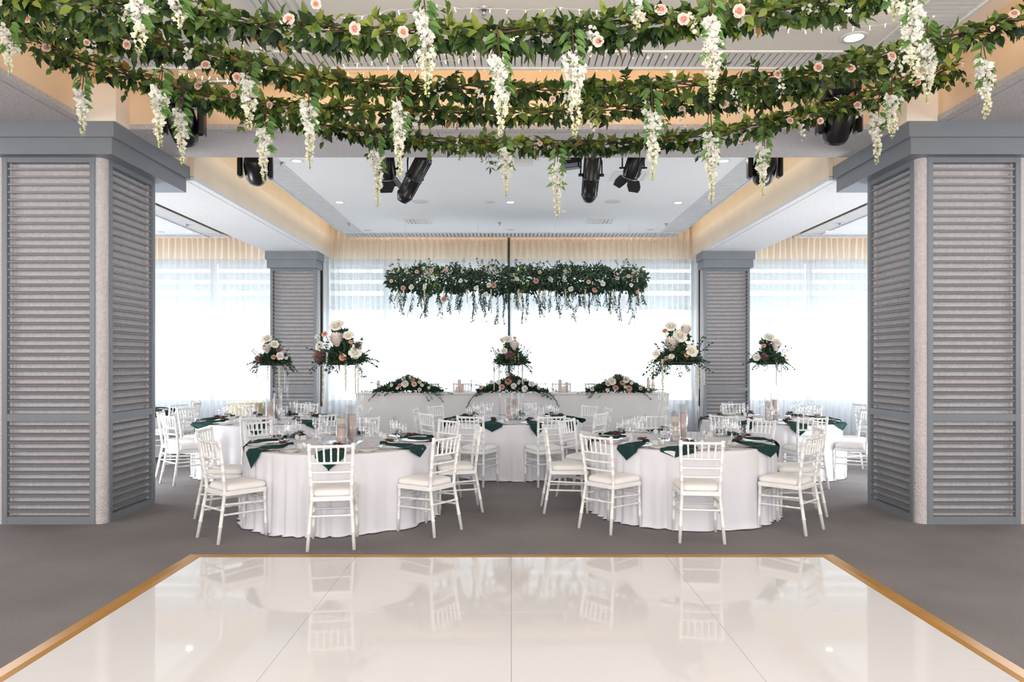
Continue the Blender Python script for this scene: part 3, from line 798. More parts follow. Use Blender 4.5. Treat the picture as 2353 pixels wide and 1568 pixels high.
FN = {'rose_bloom_p':'rose','w':'white_rose','o':'peach_rose','c':'cream_rose','protea':'protea','pin':'pincushion_flower','dahlia':'dahlia'}
def flower(kind, par, p, d, s, roll=None):
    return link(FN[kind],RM[kind],par,p,face_dir(d,rg.uniform(0,6) if roll is None else roll),s)
def rv(rnd, s=1.0): 
    while True:
        v = Vector((rnd.uniform(-1,1),rnd.uniform(-1,1),rnd.uniform(-1,1)))
        if .05 < v.length <= 1: return v.normalized()*s
def sprig(ms, ml, p, d, L, n, lL, lW, droop, rnd, t0=.2, t1=.8, rs=.0022, alt=True):
    pts = []; q = Vector(p); dd = Vector(d).normalized(); st = L/n
    side = dd.cross(Vector((0,0,1)));  side = side.normalized() if side.length > .05 else Vector((1,0,0))
    for k in range(n+1):
        pts.append(q.copy()); dd = (dd+Vector((0,0,-droop/n))+rv(rnd,.10)).normalized(); q = q+dd*st
        if k:
            for sg in (-1,1):
                ml.tint = rnd.uniform(t0,t1)
                ld = (dd*.6+side*sg*.8+rv(rnd,.35)).normalized()
                ml.leaf(pts[-1],ld,Vector((0,0,1))+rv(rnd,.7),lL*rnd.uniform(.75,1.15),lW*rnd.uniform(.8,1.1),.15)
    ml.tint = rnd.uniform(t0,t1); ml.leaf(pts[-1],dd,rv(rnd),lL,lW)
    if ms is not None: ms.tube(pts,[rs*(1-.6*k/n) for k in range(n+1)],4,False)
    return pts

# ------------------------------------------------------------------ garlands across the front
GN = {'A':'topmost','B':'second highest','C':'third highest','D':'lowest'}
GD = {'A':4.0,'B':4.82,'C':5.27,'D':6.0}
GP = {
 'A':[(-80,-40),(90,0),(170,12),(270,22),(390,28),(510,42),(646,62),(800,72),(950,74),(1175,78),(1300,72),(1420,62),(1520,48),(1600,42),(1697,32),(1800,22),(1930,-2),(2050,-40)],
 'B':[(-60,5),(0,20),(68,34),(136,52),(204,68),(272,82),(340,98),(408,112),(476,122),(578,150),(680,172),(800,190),(980,200),(1180,206),(1400,204),(1553,198),(1655,196),(1757,186),(1859,172),(1961,150),(2050,134),(2130,104),(2233,76),(2353,44),(2440,20)],
 'C':[(-40,5),(10,40),(68,88),(136,124),(204,146),(272,164),(340,186),(408,206),(510,226),(600,242),(700,250),(800,250),(980,256),(1180,260),(1400,252),(1553,232),(1655,232),(1757,218),(1850,196),(1900,184)],
 'D':[(470,215),(520,232),(578,252),(646,270),(714,282),(800,298),(900,314),(1000,324),(1100,328),(1250,332),(1400,330),(1553,320),(1655,306),(1723,292),(1791,274),(1859,260),(1927,246),(1995,224),(2063,204),(2131,184),(2175,160),(2205,145)]}
RT_ = {'A':.084,'B':.074,'C':.060,'D':.060}
ROSES = {'A':[(816,66,1.1),(926,74,1),(1518,24,1.15),(1570,45,1.1),(1697,26,1.15),(665,45,1.05),(1375,95,1),(726,10,.9)],
 'B':[(64,43,1),(200,98,.7),(293,103,1),(385,82,1),(473,150,1),(545,178,1),(1785,172,1),(1880,155,1),(1954,158,1),(2048,130,1.05),(2330,32,1),(1270,228,.7),(2280,66,.6)],
 'C':[(107,110,1),(457,198,1.05),(537,220,.7),(620,242,.85),(1663,240,1),(1567,250,.7)],
 'D':[(1815,278,.95),(1970,242,1),(1885,278,.85),(2108,190,.9),(832,308,.6),(1240,330,.7)]}
for key,pts in GP.items():
    rnd = random.Random(ord(key)); d = GD[key]; path = [P(x,y,d) for x,y in pts]
    t = thing('leaf_garland','%s dark green leaf garland with pale pink roses strung across the room'%GN[key],'garland',path[len(path)//2],0,'leaf garlands')
    o = Vector(path[len(path)//2]); path = [p-o for p in path]
    seg = [(path[k+1]-path[k]).length for k in range(len(path)-1)]; tot = sum(seg)
    def at(s):
        for k,l in enumerate(seg):
            if s <= l or k == len(seg)-1: return path[k].lerp(path[k+1],min(1,s/l)), (path[k+1]-path[k]).normalized()
            s -= l
    m = MB()
    for j in range(3):
        pp = []
        n = int(tot/.12)
        for k in range(n+1):
            q,_ = at(tot*k/n); pp.append(q+Vector((0,.02*math.sin(k*.9+j*2),.02*math.cos(k*.9+j*2)+.012)))
        m.tube(pp,.005 if j else .0065,5)
    obj('vine',m,M['stem'],t)
    ml = MB(); ms = ml; rad = RT_[key]
    dens = {'A':390,'B':320,'C':270,'D':280}[key]
    for k in range(int(tot*dens)):
        s = rnd.uniform(0,tot); q,dr = at(s)
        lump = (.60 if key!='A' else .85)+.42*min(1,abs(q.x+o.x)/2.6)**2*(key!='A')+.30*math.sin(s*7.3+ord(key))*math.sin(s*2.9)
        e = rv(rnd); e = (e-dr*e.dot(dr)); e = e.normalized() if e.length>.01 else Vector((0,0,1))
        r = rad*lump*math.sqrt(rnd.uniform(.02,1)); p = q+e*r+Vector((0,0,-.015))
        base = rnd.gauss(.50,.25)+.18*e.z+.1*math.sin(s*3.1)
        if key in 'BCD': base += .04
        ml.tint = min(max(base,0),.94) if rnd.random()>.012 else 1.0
        ld = (Vector((e.x,e.y*.35,e.z))*.75+dr*rnd.uniform(-1,1)+Vector((0,-.12,-.25))+rv(rnd,.5)).normalized()
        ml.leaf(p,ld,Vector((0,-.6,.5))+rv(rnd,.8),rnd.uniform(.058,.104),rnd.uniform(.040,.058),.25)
    for k in range(int(tot*2.4)):                          # escaping sprigs
        s = rnd.uniform(0,tot); q,dr = at(s); up = rnd.random() < .4
        dd = Vector((rnd.uniform(-.8,.8),rnd.uniform(-.5,.3),rnd.uniform(.3,1) if up else rnd.uniform(-1,-.2)))
        tt = rnd.uniform(.25,.75)
        sprig(ms,ml,q,dd,rnd.uniform(.12,.22),4,.062,.036,.3,rnd,tt,min(tt+.2,.95))
    for k in range(int(tot*2.2)):                          # hanging berry strands
        s = rnd.uniform(0,tot); q,dr = at(s); p = q+Vector((rnd.uniform(-.05,.05),rnd.uniform(-.05,.02),-.03)); L = rnd.uniform(.06,.16)
        mbr = MB()
        for i in range(int(L/.0055)):
            mbr.tint = rnd.random(); mbr.ball(p+Vector((rnd.uniform(-.009,.009),rnd.uniform(-.009,.009),-i*.0055)),rnd.uniform(.004,.0062),4,3)
        obj('berry_strand',mbr,M['berry'],t)
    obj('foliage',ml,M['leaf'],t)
    # little white blossom sprays tucked in
    for k in range(int(tot*1.6)):
        s = rnd.uniform(0,tot); q,dr = at(s); p = q+Vector((rnd.uniform(-.03,.03),-rad*.9,rnd.uniform(-.10,.02)))
        mw = MB()
        for i in range(rnd.randint(7,15)):
            mw.tint = rnd.uniform(.5,1); mw.leaf(p+Vector((rnd.uniform(-.02,.02),rnd.uniform(-.02,.02),-.012*i*rnd.uniform(.4,1))),rv(rnd)+Vector((0,-.6,0)),rv(rnd),.030,.030,.3)
        obj('blossom_spray',mw,M['wist'],t)
    for x,y,sc in ROSES[key]:
        p = P(x,y,d-.095)-o; flower('rose_bloom_p',t,p,Vector((rnd.uniform(-.4,.4),-1,rnd.uniform(-.35,.25))),.040*sc*.98)

# ------------------------------------------------------------------ wisteria sprays hanging from the garlands
def wisteria(name, L, seed, width, stem_part=.32):
    rnd = random.Random(seed); t = link(name,None)
    ms = MB(); ml = MB(); mp = MB()
    n = 14; sway = rnd.uniform(-.05,.05)
    ctr = [Vector((sway*L*math.sin(k/n*2.2),.01*math.sin(k),-L*k/n)) for k in range(n+1)]
    ms.tube(ctr,[.0045*(1-.75*k/n) for k in range(n+1)],5)
    b2 = [Vector((0,0,0)),Vector((-.018,0,-L*.12)),Vector((-.03,0,-L*.3)),Vector((-.02,0,-L*.42))]; ms.tube(b2,.003,4)
    def c(v): k = min(int(v*n),n-1); return ctr[k].lerp(ctr[k+1],v*n-k)
    for k in range(int(10+L*22)):
        v = rnd.uniform(.02,.55); p = c(v); a = rnd.choice((0,0,.5,PI,2.6))+rnd.uniform(-.5,.5)
        ml.tint = rnd.random(); dd = Vector((math.cos(a),-.35*rnd.random(),-.35-rnd.random()*.5)); ml.leaf(p+dd*.012,dd,Vector((0,-1,.4))+rv(rnd,.5),rnd.uniform(.06,.095),rnd.uniform(.028,.04),.25)
    cl = [(0.0,stem_part,1.0)] 
    segs = [(-.026,stem_part,.78,.55),(.0,stem_part+.06,1.0,1.0)]
    for ox,v0,v1,ws in segs:
        cnt = int((v1-v0)*L/.0042*ws**.3)
        for k in range(cnt):
            u = k/cnt; v = v0+(v1-v0)*u
            wd = width*ws*(.75+.25*math.sin(u*9+seed))*(1-u**1.7)**.8+.004
            p = c(v)+Vector((ox*(1-u),0,0)); a = rnd.uniform(0,6.28); rr = wd*math.sqrt(rnd.uniform(.1,1)); p = p+Vector((rr*math.cos(a),rr*math.sin(a)*.8,rnd.uniform(-.008,.008)))
            sz = lerp(.031,.011,u**1.2)*rnd.uniform(.8,1.15)
            mp.tint = max(0,min(1,1.02-.85*u**2.2+rnd.uniform(-.22,.05)))
            out = Vector((math.cos(a),math.sin(a),-.3))
            for j in range(3 if u < .8 else 2):
                dd = (out*.6+rv(rnd,.8)).normalized(); mp.leaf(p,dd,rv(rnd),sz*1.15,sz*1.25,.35)
            if rnd.random() < .25: ms.tube([c(v),p],.0012,3,False)
    obj('stem',ms,M['stem'],t); obj('leaves',ml,M['leafw'],t); obj('blossoms',mp,M['wist'],t)
    return t
WL = [ # x, top, bottom, garland, width
 (22,20,172,'B',.034),(190,165,315,'C',.026),(325,-25,118,'A',.046),(373,150,335,'B',.034),(411,-25,68,'A',.030),(420,200,377,'C',.030),(573,120,302,'B',.036),
 (612,240,418,'C',.032),(708,172,388,'B',.030),(862,300,475,'D',.034),(925,180,402,'B',.032),(972,-25,218,'A',.044),(1142,60,312,'A',.036),(1160,300,448,'D',.034),
 (1282,325,502,'D',.036),(1315,55,308,'A',.034),(1497,190,412,'B',.034),(1470,-45,72,'A',.036),(1636,-15,236,'A',.040),(1634,235,470,'C',.036),(1760,285,452,'D',.034),
 (2022,215,377,'D',.034),(2050,180,318,'C',.036),(2055,-50,46,'A',.040),(2098,-35,192,'A',.050),(2133,40,234,'B',.046),(2262,85,272,'B',.040)]
order = {}
for i,(x,y0,y1,g,wd) in sorted(enumerate(WL),key=lambda q:q[1][0]):
    order.setdefault(g,[]).append(i)
ORD = 'first second third fourth fifth sixth seventh eighth ninth tenth'.split()
for g,idx in order.items():
    for k,i in enumerate(idx):
        x,y0,y1,_,wd = WL[i]; d = GD[g]-.10; L = (y1-y0)/F*d
        t = wisteria('wisteria_spray',L,i+11,wd*1.3,.30 if y0 > 0 else .22)
        t.location = P(x,y0,d); tag(t,'white wisteria spray hanging from the %s garland, %s from the left'%(GN[g],ORD[k]),'hanging flowers','wisteria sprays on the %s garland'%GN[g])

# ------------------------------------------------------------------ fairy lights
FL = [
 ([(560,150),(700,160),(800,146),(900,132),(1000,118),(1090,108),(1180,104)],5.8,'sagging past the second garland, left of centre'),
 ([(130,72),(204,96),(300,122),(410,150),(470,172),(560,182)],5.5,'crossing the left front corner of the room'),
 ([(440,106),(540,92),(640,104),(700,100),(780,40),(900,22),(1003,12),(1112,18),(1290,18),(1425,22)],4.9,'nearest the camera, along the front ceiling'),
 ([(870,152),(1000,140),(1100,128),(1180,124),(1300,118),(1420,122),(1550,126)],5.9,'under the ceiling grille at centre'),
 ([(900,158),(1020,150),(1180,152),(1330,154),(1500,146),(1640,138),(1800,136),(1960,122)],6.2,'lowest strand beside the beam, right of centre'),
 ([(1550,66),(1640,74),(1700,70),(1800,64),(1900,62),(2060,52),(2170,20)],5.2,'right of centre above the second garland'),
 ([(410,166),(520,178),(620,170),(700,164),(800,168),(870,160)],6.0,'beside the left pipe above the stage lamp')]
for k,(pts,d,wh) in enumerate(FL):
    rnd = random.Random(k+50); path = [P(x,y,d) for x,y in pts]; t = thing('fairy_light_string','string of warm fairy lights %s'%wh,'fairy lights',path[0],0,'fairy light strings')
    path = [p-t.location for p in path]; dense = []
    for a,b in zip(path[:-1],path[1:]):
        n = max(2,int((b-a).length/.04))
        for i in range(n): q = a.lerp(b,i/n); dense.append(q+Vector((0,.004*math.sin(i*2.2),-.012*math.sin(PI*i/n)+.004*math.cos(i*2.2))))
    m = MB(); m.tube(dense,.0032,4); obj('wire',m,M['wire'],t)
    for i in range(2,len(dense),3):
        q = dense[i]; dr = Vector((rnd.uniform(-.5,.5),rnd.uniform(-.4,.4),-1)).normalized(); m = MB(); m.tube([q,q+dr*.024],.0024,5); m.tube([q+dr*.024,q+dr*.034],[.0032,.0015],5)
        obj('bulb',m,M['bulb'],t)
# ------------------------------------------------------------------ tall acrylic stands with flower arrangements
ARR = {
 'left front': (788,839,7.29,4.61,(405,548),[('w',370,145,74),('o',240,228,36),('c',145,248,32),('protea',380,310,80),('w',493,245,54),('o',522,310,24),('pin',590,345,44),('w',565,425,66),('w',190,355,52),('pin',195,458,66),('o',445,472,44)],
   [(275,410,150,13),(470,500,315,16),(240,560,430,9),(570,560,280,6),(600,560,380,6)]),
 'right front':(1558,839,7.53,4.61,(545,548),[('w',450,150,58),('o',388,195,33),('protea',590,205,66),('w',530,250,74),('protea',440,355,84),('w',645,405,66),('c',300,430,50),('c',440,462,36),('o',598,440,36),('dahlia',395,478,26)],
   [(350,490,545,20),(265,560,240,7),(695,570,300,7),(742,570,230,8),(800,590,170,6)]),
 'left back':  (626,840,10.1,7.84,(520,630),[('w',475,165,90),('o',385,195,26),('w',610,260,82),('protea',495,360,92),('pin',690,355,42),('w',715,465,72),('c',805,500,36),('pin',340,510,66),('o',610,485,46)],
   [(500,640,265,16),(705,640,570,14),(775,640,475,14),(270,650,200,8)]),
 'centre back':(1175,840,10.2,7.84,(590,630),[('w',520,175,82),('protea',432,195,50),('rose_bloom_p',650,145,36),('protea',640,300,92),('w',700,255,40),('c',460,375,72),('pin',565,460,80)],
   [(715,420,390,15),(785,640,320,16),(660,470,120,14),(370,640,340,8),(282,600,480,8)]),
 'right back': (1765,838,10.13,2.94,(1602,935),[('w',1590,757,35),('w',1637,788,29),('protea',1627,822,36),('o',1550,810,15),('w',1508,888,24),('pin',1550,885,25),('c',1722,908,22),('o',1695,877,13)],
   [(1632,890,190,6),(1665,930,90,4)]),
}
def tassel(L, r, seed):
    rnd = random.Random(seed); m = MB()
    for k in range(int(L/.0035)):
        v = k*.0035/L; rr = r*(1-v)**.45*.9+.002; a = rnd.uniform(0,6.28); q = math.sqrt(rnd.uniform(0,1))
        m.tint = rnd.random(); m.ball((rr*q*math.cos(a),rr*q*math.sin(a),-v*L),rnd.uniform(.0045,.0065),4,3)
    m.tube([(0,0,0),(0,0,-L*.97)],[r*.45+.001,.001],5); return m
sd = 0
for tn,(px,py,d,zf,(zx,zy),fl,ta) in ARR.items():
    c = P(px,py,d); u = d/F/zf; g = 'on the %s round table' % tn; rnd = random.Random(sd+300)
    t = thing('flower_stand','tall clear acrylic four post flower stand '+g,'stand',(c.x,c.y,ZT+.0005),0,'acrylic flower stands')
    hh = c.z-ZT; hw = .172
    m = MB(); m.bbox(-.185,-.15,0,.185,.15,.006,.003); obj('base_plate',m,M['acrylic'],t)
    m = MB(); m.bbox(-.19,-.19,hh-.010,.19,.19,hh-.001,.004); obj('top_plate',m,M['acrylic'],t)
    for a in (-1,1):
        for b in (-1,1):
            m = MB(); m.tube([(a*hw,b*hw*.8,.008),(a*hw,b*hw*.8,hh-.010)],.0115,10); obj('post',m,M['acrylic'],t)
    t = thing('flower_arrangement','flower arrangement with white roses and protea on the stand '+g,'flowers',(c.x,c.y,c.z),0,'flower arrangements on tall stands')
    m = MB(); m.bbox(-.15,-.12,0,.15,.12,.05,.02); obj('foam_tray',m,M['black'],t)
    ml = MB(); ms = ml
    for k in range(1150):
        e = rv(rnd); e.z = abs(e.z)*.9-.12; r = rnd.uniform(.45,1); p = Vector((e.x*.235*r,e.y*.19*r,.05+e.z*.16*r)) if k < 700 else Vector((e.x*.16*r*(1-k/1800),e.y*.13*r,.05+rnd.uniform(0,.30)))
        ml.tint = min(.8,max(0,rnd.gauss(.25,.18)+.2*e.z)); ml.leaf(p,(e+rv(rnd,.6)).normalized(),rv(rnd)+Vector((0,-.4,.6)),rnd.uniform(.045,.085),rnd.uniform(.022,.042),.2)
    for k in range(34):
        a = rnd.uniform(0,6.28); up = rnd.uniform(-.35,.75) if k < 26 else rnd.uniform(.9,1.6)
        sprig(ms,ml,Vector((.12*math.cos(a),.10*math.sin(a),.05)),Vector((math.cos(a),math.sin(a),up)),rnd.uniform(.17,.29),8,.040,.019,.9 if up<.6 else .1,rnd,.05,.45,.0018)
    obj('foliage',ml,M['leaf2'],t)
    for kind,x,y,r in fl:
        dx, dz = (x-zx)*u, (zy-y)*u; rr = r*u
        dy = -.14*max(0,1-(dx/.30)**2)-.03+max(0,dz-.22)*.3
        dirv = Vector((dx*1.6,-.75,(dz-.10)*1.6+.15))
        if kind == 'protea': dirv = Vector((dx*1.0,-.55,.85))
        flower(kind,t,Vector((dx,dy,dz)),dirv,rr*(1.22 if kind=='protea' else 1.15))
        m = MB(); m.tube([(dx*.3,dy*.3,.03),(dx*.8,dy*.8+.02,dz*.75),(dx-dirv.normalized().x*rr*.4,dy-dirv.normalized().y*rr*.4,dz-dirv.normalized().z*rr*.4)],.003,5); obj('stem',m,M['gstem'],t)
    for k,(x,y,L,r) in enumerate(ta):
        dx, dz = (x-zx)*u, (zy-y)*u; m = tassel(L*u,r*u,sd*10+k)
        obj('amaranthus_tassel',m,M['amar'],t,loc=(dx,-.15 if abs(dx)<.2 else -.08,dz))
        q = MB(); q.tube([(dx*.4,-.05,.05),(dx*.8,-.12,max(dz,.03)+.03),(dx,-.15 if abs(dx)<.2 else -.08,dz)],.003,4); obj('stem',q,M['gstem'],t)
    sd += 1

# ------------------------------------------------------------------ long low arrangements along the head table
LOW = {'left':(937,78,[('w',930,883,9),('rose_bloom_p',951,884,7),('dahlia',946,873,6.5),('c',926,872,6),('o',918,887,5.5),('c',899,886,5),('c',969,886,5),('rose_bloom_p',963,879,5),('c',913,893,4.5),('rose_bloom_p',964,896,5),('c',985,892,4.5),('c',940,869,5)]),
 'centre':(1178,80,[('dahlia',1168,877,8.5),('c',1180,888,8.5),('c',1205,894,9),('c',1221,883,9),('c',1145,879,7),('dahlia',1153,890,7),('pin',1175,865,7),('c',1193,877,5),('c',1208,874,5),('c',1191,882,4),('c',1238,892,5.5),('rose_bloom_p',1105,891,5.5),('c',1129,879,6),('w',1166,862,5)]),
 'right':(1423,72,[('w',1407,877,10),('rose_bloom_p',1398,883,6.5),('w',1440,873,9),('dahlia',1432,880,7),('dahlia',1415,892,7),('dahlia',1446,893,7.5),('c',1396,897,5.5),('c',1361,895,6),('c',1452,881,5),('rose_bloom_p',1472,893,5),('pin',1418,866,6),('c',1393,875,5),('c',1490,896,4.5),('c',1437,890,4.5)])}
for nm,(px,hw_,fl) in LOW.items():
    d = 13.03; rnd = random.Random(int(px)); c = Vector(((px-CX)/F*d,d+.10,ZH+.0005))
    t = thing('flower_arrangement','long low arrangement of roses and trailing greenery, %s on the head table'%nm,'flowers',c,0,'head table arrangements')
    ml = MB(); W2 = hw_/F*d
    for k in range(2000):
        x = max(-1,min(1,rnd.gauss(0,.46))); hmax = .27*(1-abs(x))**1.15+.035; z = rnd.uniform(0,1)**.8*hmax; y = rnd.uniform(-.15,.12)*(1-.5*abs(x))
        ml.tint = min(.95,max(0,rnd.gauss(.25,.18))) if rnd.random()>.03 else .97; ml.leaf((x*W2*.95,y,z+.01),Vector((x*1.2,-.5+rnd.uniform(-.3,.6),.5))+rv(rnd,.7),rv(rnd)+Vector((0,-.7,.3)),rnd.uniform(.05,.085),rnd.uniform(.024,.038),.2)
    for k in range(26):
        s = rnd.choice((-1,1)); sprig(ml,ml,(s*W2*rnd.uniform(.2,.75),-.08,.06),(s*rnd.uniform(.5,1),rnd.uniform(-.6,0),rnd.uniform(-.1,.7)),rnd.uniform(.2,.36),8,.05,.02,.8,rnd,.1,.5)
    for s,n in (((-1,2),(1,2)) if nm=='centre' else ((-1,1),(1,1))):
        for k in range(n): sprig(ml,ml,(s*W2*.85,-.17,.03),(s*.8,-.05,-.05 if nm=='centre' else .12),.42 if nm=='centre' else .28,10,.048,.02,1.5 if nm=='centre' else .35,rnd,.05,.5)
    obj('foliage',ml,M['leaf2'],t)
    for kind,x,y,r in fl:
        q = P(x,y,d-.10); dz = q.z-c.z; dx = q.x-c.x
        flower(kind,t,Vector((dx,-.215+.35*dz,dz)),Vector((dx*.6,-1,.2+dz*1.5)),r/F*d*1.1)

# ------------------------------------------------------------------ hanging floral beam over the head table
d = 13.1; xa, xb = (893-CX)/F*d, (1480-CX)/F*d; zc = H+(CYH-643)/F*d; rnd = random.Random(77)
t = thing('hanging_floral_beam','long hanging beam of greenery, pale roses and trailing vines over head table','hanging flowers',((xa+xb)/2,d,zc))
hw = (xb-xa)/2
m = MB(); m.bbox(-hw+.15,-.12,.10,hw-.15,.12,.16,.02); obj('frame',m,M['black'],t)
for k,x in enumerate((-hw*.87,-hw*.3,hw*.3,hw*.88)):
    m = MB(); m.tube([(x,0,.15),(x+.0,0,ZC-zc)],.0035,5); obj('hanging_wire',m,M['whitepl'],t)
ml = MB()
for k in range(6800):
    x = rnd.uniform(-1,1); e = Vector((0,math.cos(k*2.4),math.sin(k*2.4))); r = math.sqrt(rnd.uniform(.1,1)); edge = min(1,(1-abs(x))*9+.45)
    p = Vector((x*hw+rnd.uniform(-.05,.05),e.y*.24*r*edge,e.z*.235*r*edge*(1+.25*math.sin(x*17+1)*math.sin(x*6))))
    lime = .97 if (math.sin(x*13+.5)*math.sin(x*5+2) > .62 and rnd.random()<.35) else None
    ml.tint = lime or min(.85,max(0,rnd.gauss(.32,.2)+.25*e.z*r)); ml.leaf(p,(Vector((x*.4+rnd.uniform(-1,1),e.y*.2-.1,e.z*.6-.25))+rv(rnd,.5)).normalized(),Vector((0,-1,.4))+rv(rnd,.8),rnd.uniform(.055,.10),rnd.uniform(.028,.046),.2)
for k in range(60): sprig(ml,ml,(rnd.uniform(-hw,hw)*.97,rnd.uniform(-.15,.15),.16),(rnd.uniform(-.8,.8),rnd.uniform(-.5,.5),1),rnd.uniform(.12,.22),5,.055,.025,.2,rnd,.2,.6)
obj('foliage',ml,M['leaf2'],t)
for k in range(56):
    x = -hw*.98+2*hw*.98*(k+.5)/56+rnd.uniform(-.04,.04); L = rnd.uniform(.30,.62)*(1.0+.25*math.sin(k*.9)); ml = MB(); y = rnd.uniform(-.2,.1)
    a = sprig(ml,ml,(x,y,-.12),(rnd.uniform(-.35,.35),rnd.uniform(-.3,.1),-1),L,int(L/.025),.054,.023,.6,rnd,.1,.7,.0022)
    for j in range(4):
        q = a[rnd.randint(2,len(a)-3)]; sprig(ml,ml,q,(rnd.uniform(-.6,.6),rnd.uniform(-.4,.2),-1),rnd.uniform(.1,.2),5,.042,.018,.6,rnd,.1,.7,.0016)
    obj('trailing_vine',ml,M['leaf2'],t)
for k in range(11):
    x = -hw*.9+1.8*hw*k/10+rnd.uniform(-.1,.1); m = tassel(rnd.uniform(.26,.42),.022,500+k); obj('amaranthus_tassel',m,M['amar'],t,loc=(x,-.2,-.2))
for k in range(17):                                       # pale hydrangea heads
    x = rnd.uniform(-hw,hw)*.95; m = MB()
    for j in range(46): m.tint = rnd.uniform(.6,1); e = rv(rnd); m.leaf(e*.06,(e+rv(rnd,.5)).normalized(),e,.035,.032,.2)
    obj('hydrangea_head',m,M['wist'],t,loc=(x,-.17,rnd.uniform(.02,.2)))
HF = [('rose_bloom_p',958,625),('rose_bloom_p',991,622),('c',994,638),('c',1059,645),('c',1123,655),('dahlia',1134,656),('dahlia',926,662),('c',945,660),('c',976,659),('dahlia',1020,688),('c',1188,642),('rose_bloom_p',1025,620),('rose_bloom_p',899,646),('c',1116,677),('c',1297,639),('dahlia',1232,646),('c',1265,643),('dahlia',1366,667),('c',1385,652),('rose_bloom_p',1418,640),('rose_bloom_p',1240,626),('c',1450,656),('rose_bloom_p',1298,623),('rose_bloom_p',1352,648),('c',1312,664),('c',1250,676),('rose_bloom_p',1444,635),('c',1195,678),('c',1095,662),('rose_bloom_p',1465,672)]
for kind,x,y in HF:
    q = P(x,y,d-.24)-Vector(t.location); flower(kind,t,q,Vector((rnd.uniform(-.4,.4),-1,rnd.uniform(-.4,.5))),(.062 if kind!='rose_bloom_p' else .045)*rnd.uniform(.85,1.1))

# ------------------------------------------------------------------ stage lighting
def moving_head(px, py, d, s, tilt, yaw, label, inv=1):
    # hung upside down: base block on top, two yoke arms, tilted head with lens
    t = thing('moving_head_light',label,'stage light',P(px,py,d),yaw,'moving head stage lights')
    m = MB(); m.bbox(-.15,-.13,.20*s/1,.15,.13,.31*s,.03); obj('base',m,M['black'],t)
    m = MB(); m.lathe([(.001,.17*s),(.07,.17*s),(.07,.21*s)],16); m.bbox(-.175,-.055,.13*s,.175,.055,.18*s,.02); obj('yoke',m,M['black'],t)
    for a in (-1,1):
        m = MB(); x0, x1 = sorted((a*.125,a*.178)); m.bbox(x0,-.06,-.11*s,x1,.06,.16*s,.016); obj('yoke_arm',m,M['black'],t)
    h = MB(); T = Matrix.Rotation(tilt,4,'X')
    h.lathe([(.001,.15),(.07,.148),(.105,.11),(.118,.02),(.116,-.06),(.10,-.14),(.082,-.175),(.078,-.17),(.074,-.16)],24,(0,0,0),T); ho = obj('head',h,M['black'],t)
    l = MB(); l.lathe([(.076,-.164),(.05,-.158),(.001,-.156)],24,(0,0,0),T); obj('lens',l,M['blackgl'],ho)
    c = MB()
    for a in (-.1,.1): c.bbox(a-.02,-.02,.31*s,a+.02,.02,.31*s+.07,.005)
    obj('clamp',c,M['black'],t); t.scale = (1.12,)*3; return t
moving_head(420,284,6.55,1.0,R(42),R(10),'black moving head stage light before the left front column')
moving_head(1927,280,6.55,1.0,R(38),R(-8),'black moving head stage light before the right front column')
moving_head(587,386,8.25,1.0,R(50),R(14),'black moving head stage light below the beam on the left')
moving_head(1757,386,8.25,1.0,R(42),R(-6),'black moving head stage light below the beam on the right')
def cable(par, pts, r=.006): m = MB(); m.tube(pts,r,6); return obj('cable',m,M['black'],par)
def profile(px, py, d, axis, label):                      # long ellipsoidal spot, axis points to its lens
    t = thing('profile_spotlight',label,'stage light',P(px,py,d),0,'profile spotlights')
    q = Vector(axis).normalized().to_track_quat('-Z','Y').to_matrix().to_4x4()
    m = MB(); m.lathe([(.001,.31),(.075,.31),(.092,.295),(.096,.24),(.098,.02),(.104,.015),(.104,-.01),(.096,-.015),(.092,-.19),(.098,-.20),(.098,-.225),(.075,-.27),(.060,-.30),(.055,-.30)],24,(0,0,0),q)
    for k in range(12):
        a = 2*PI*k/12; m.tube([q@Vector((.097*math.cos(a),.097*math.sin(a),.27)),q@Vector((.093*math.cos(a),.093*math.sin(a),-.18))],.006,5)
    b = obj('barrel',m,M['black'],t)
    m = MB(); m.lathe([(.055,-.295),(.001,-.285)],20,(0,0,0),q); obj('lens',m,M['blackgl'],b)
    m = MB(); m.box(-.02,-.03,.312,.02,.03,.33,q@Matrix.Translation((.03,.03,0))); obj('blue_connector',m,M['blue'],t)
    m = MB(); m.box(-.018,-.018,.311,.018,.018,.322,q@Matrix.Translation((-.035,.04,0))); obj('power_socket',m,M['silver'],t)
    for a in (-1,1):
        m = MB(); m.tube([q@Vector((a*.095,0,.03)),q@Vector((a*.15,0,.03))],.018,8); obj('knob',m,M['black'],t)
    m = MB(); m.tube([q@Vector((-.125,0,.03)),q@Vector((-.125,0,.03))+Vector((0,0,.16)),(-.05,0,.36),(.05,0,.36),q@Vector((.125,0,.03))+Vector((0,0,.16)),q@Vector((.125,0,.03))],.010,6); obj('yoke',m,M['black'],t)
    cable(t,[q@Vector((.02,.05,.31)),q@Vector((.05,.12,.36)),Vector((.16,.02,.26)),Vector((.24,.0,.42))]); return t
profile(950,412,8.2,(-.55,.35,-.85),'long black profile spotlight leaning left under the beam, left of centre')
profile(1358,408,8.2,(-.02,.62,-.75),'long black profile spotlight pointing down, right of centre under the beam')
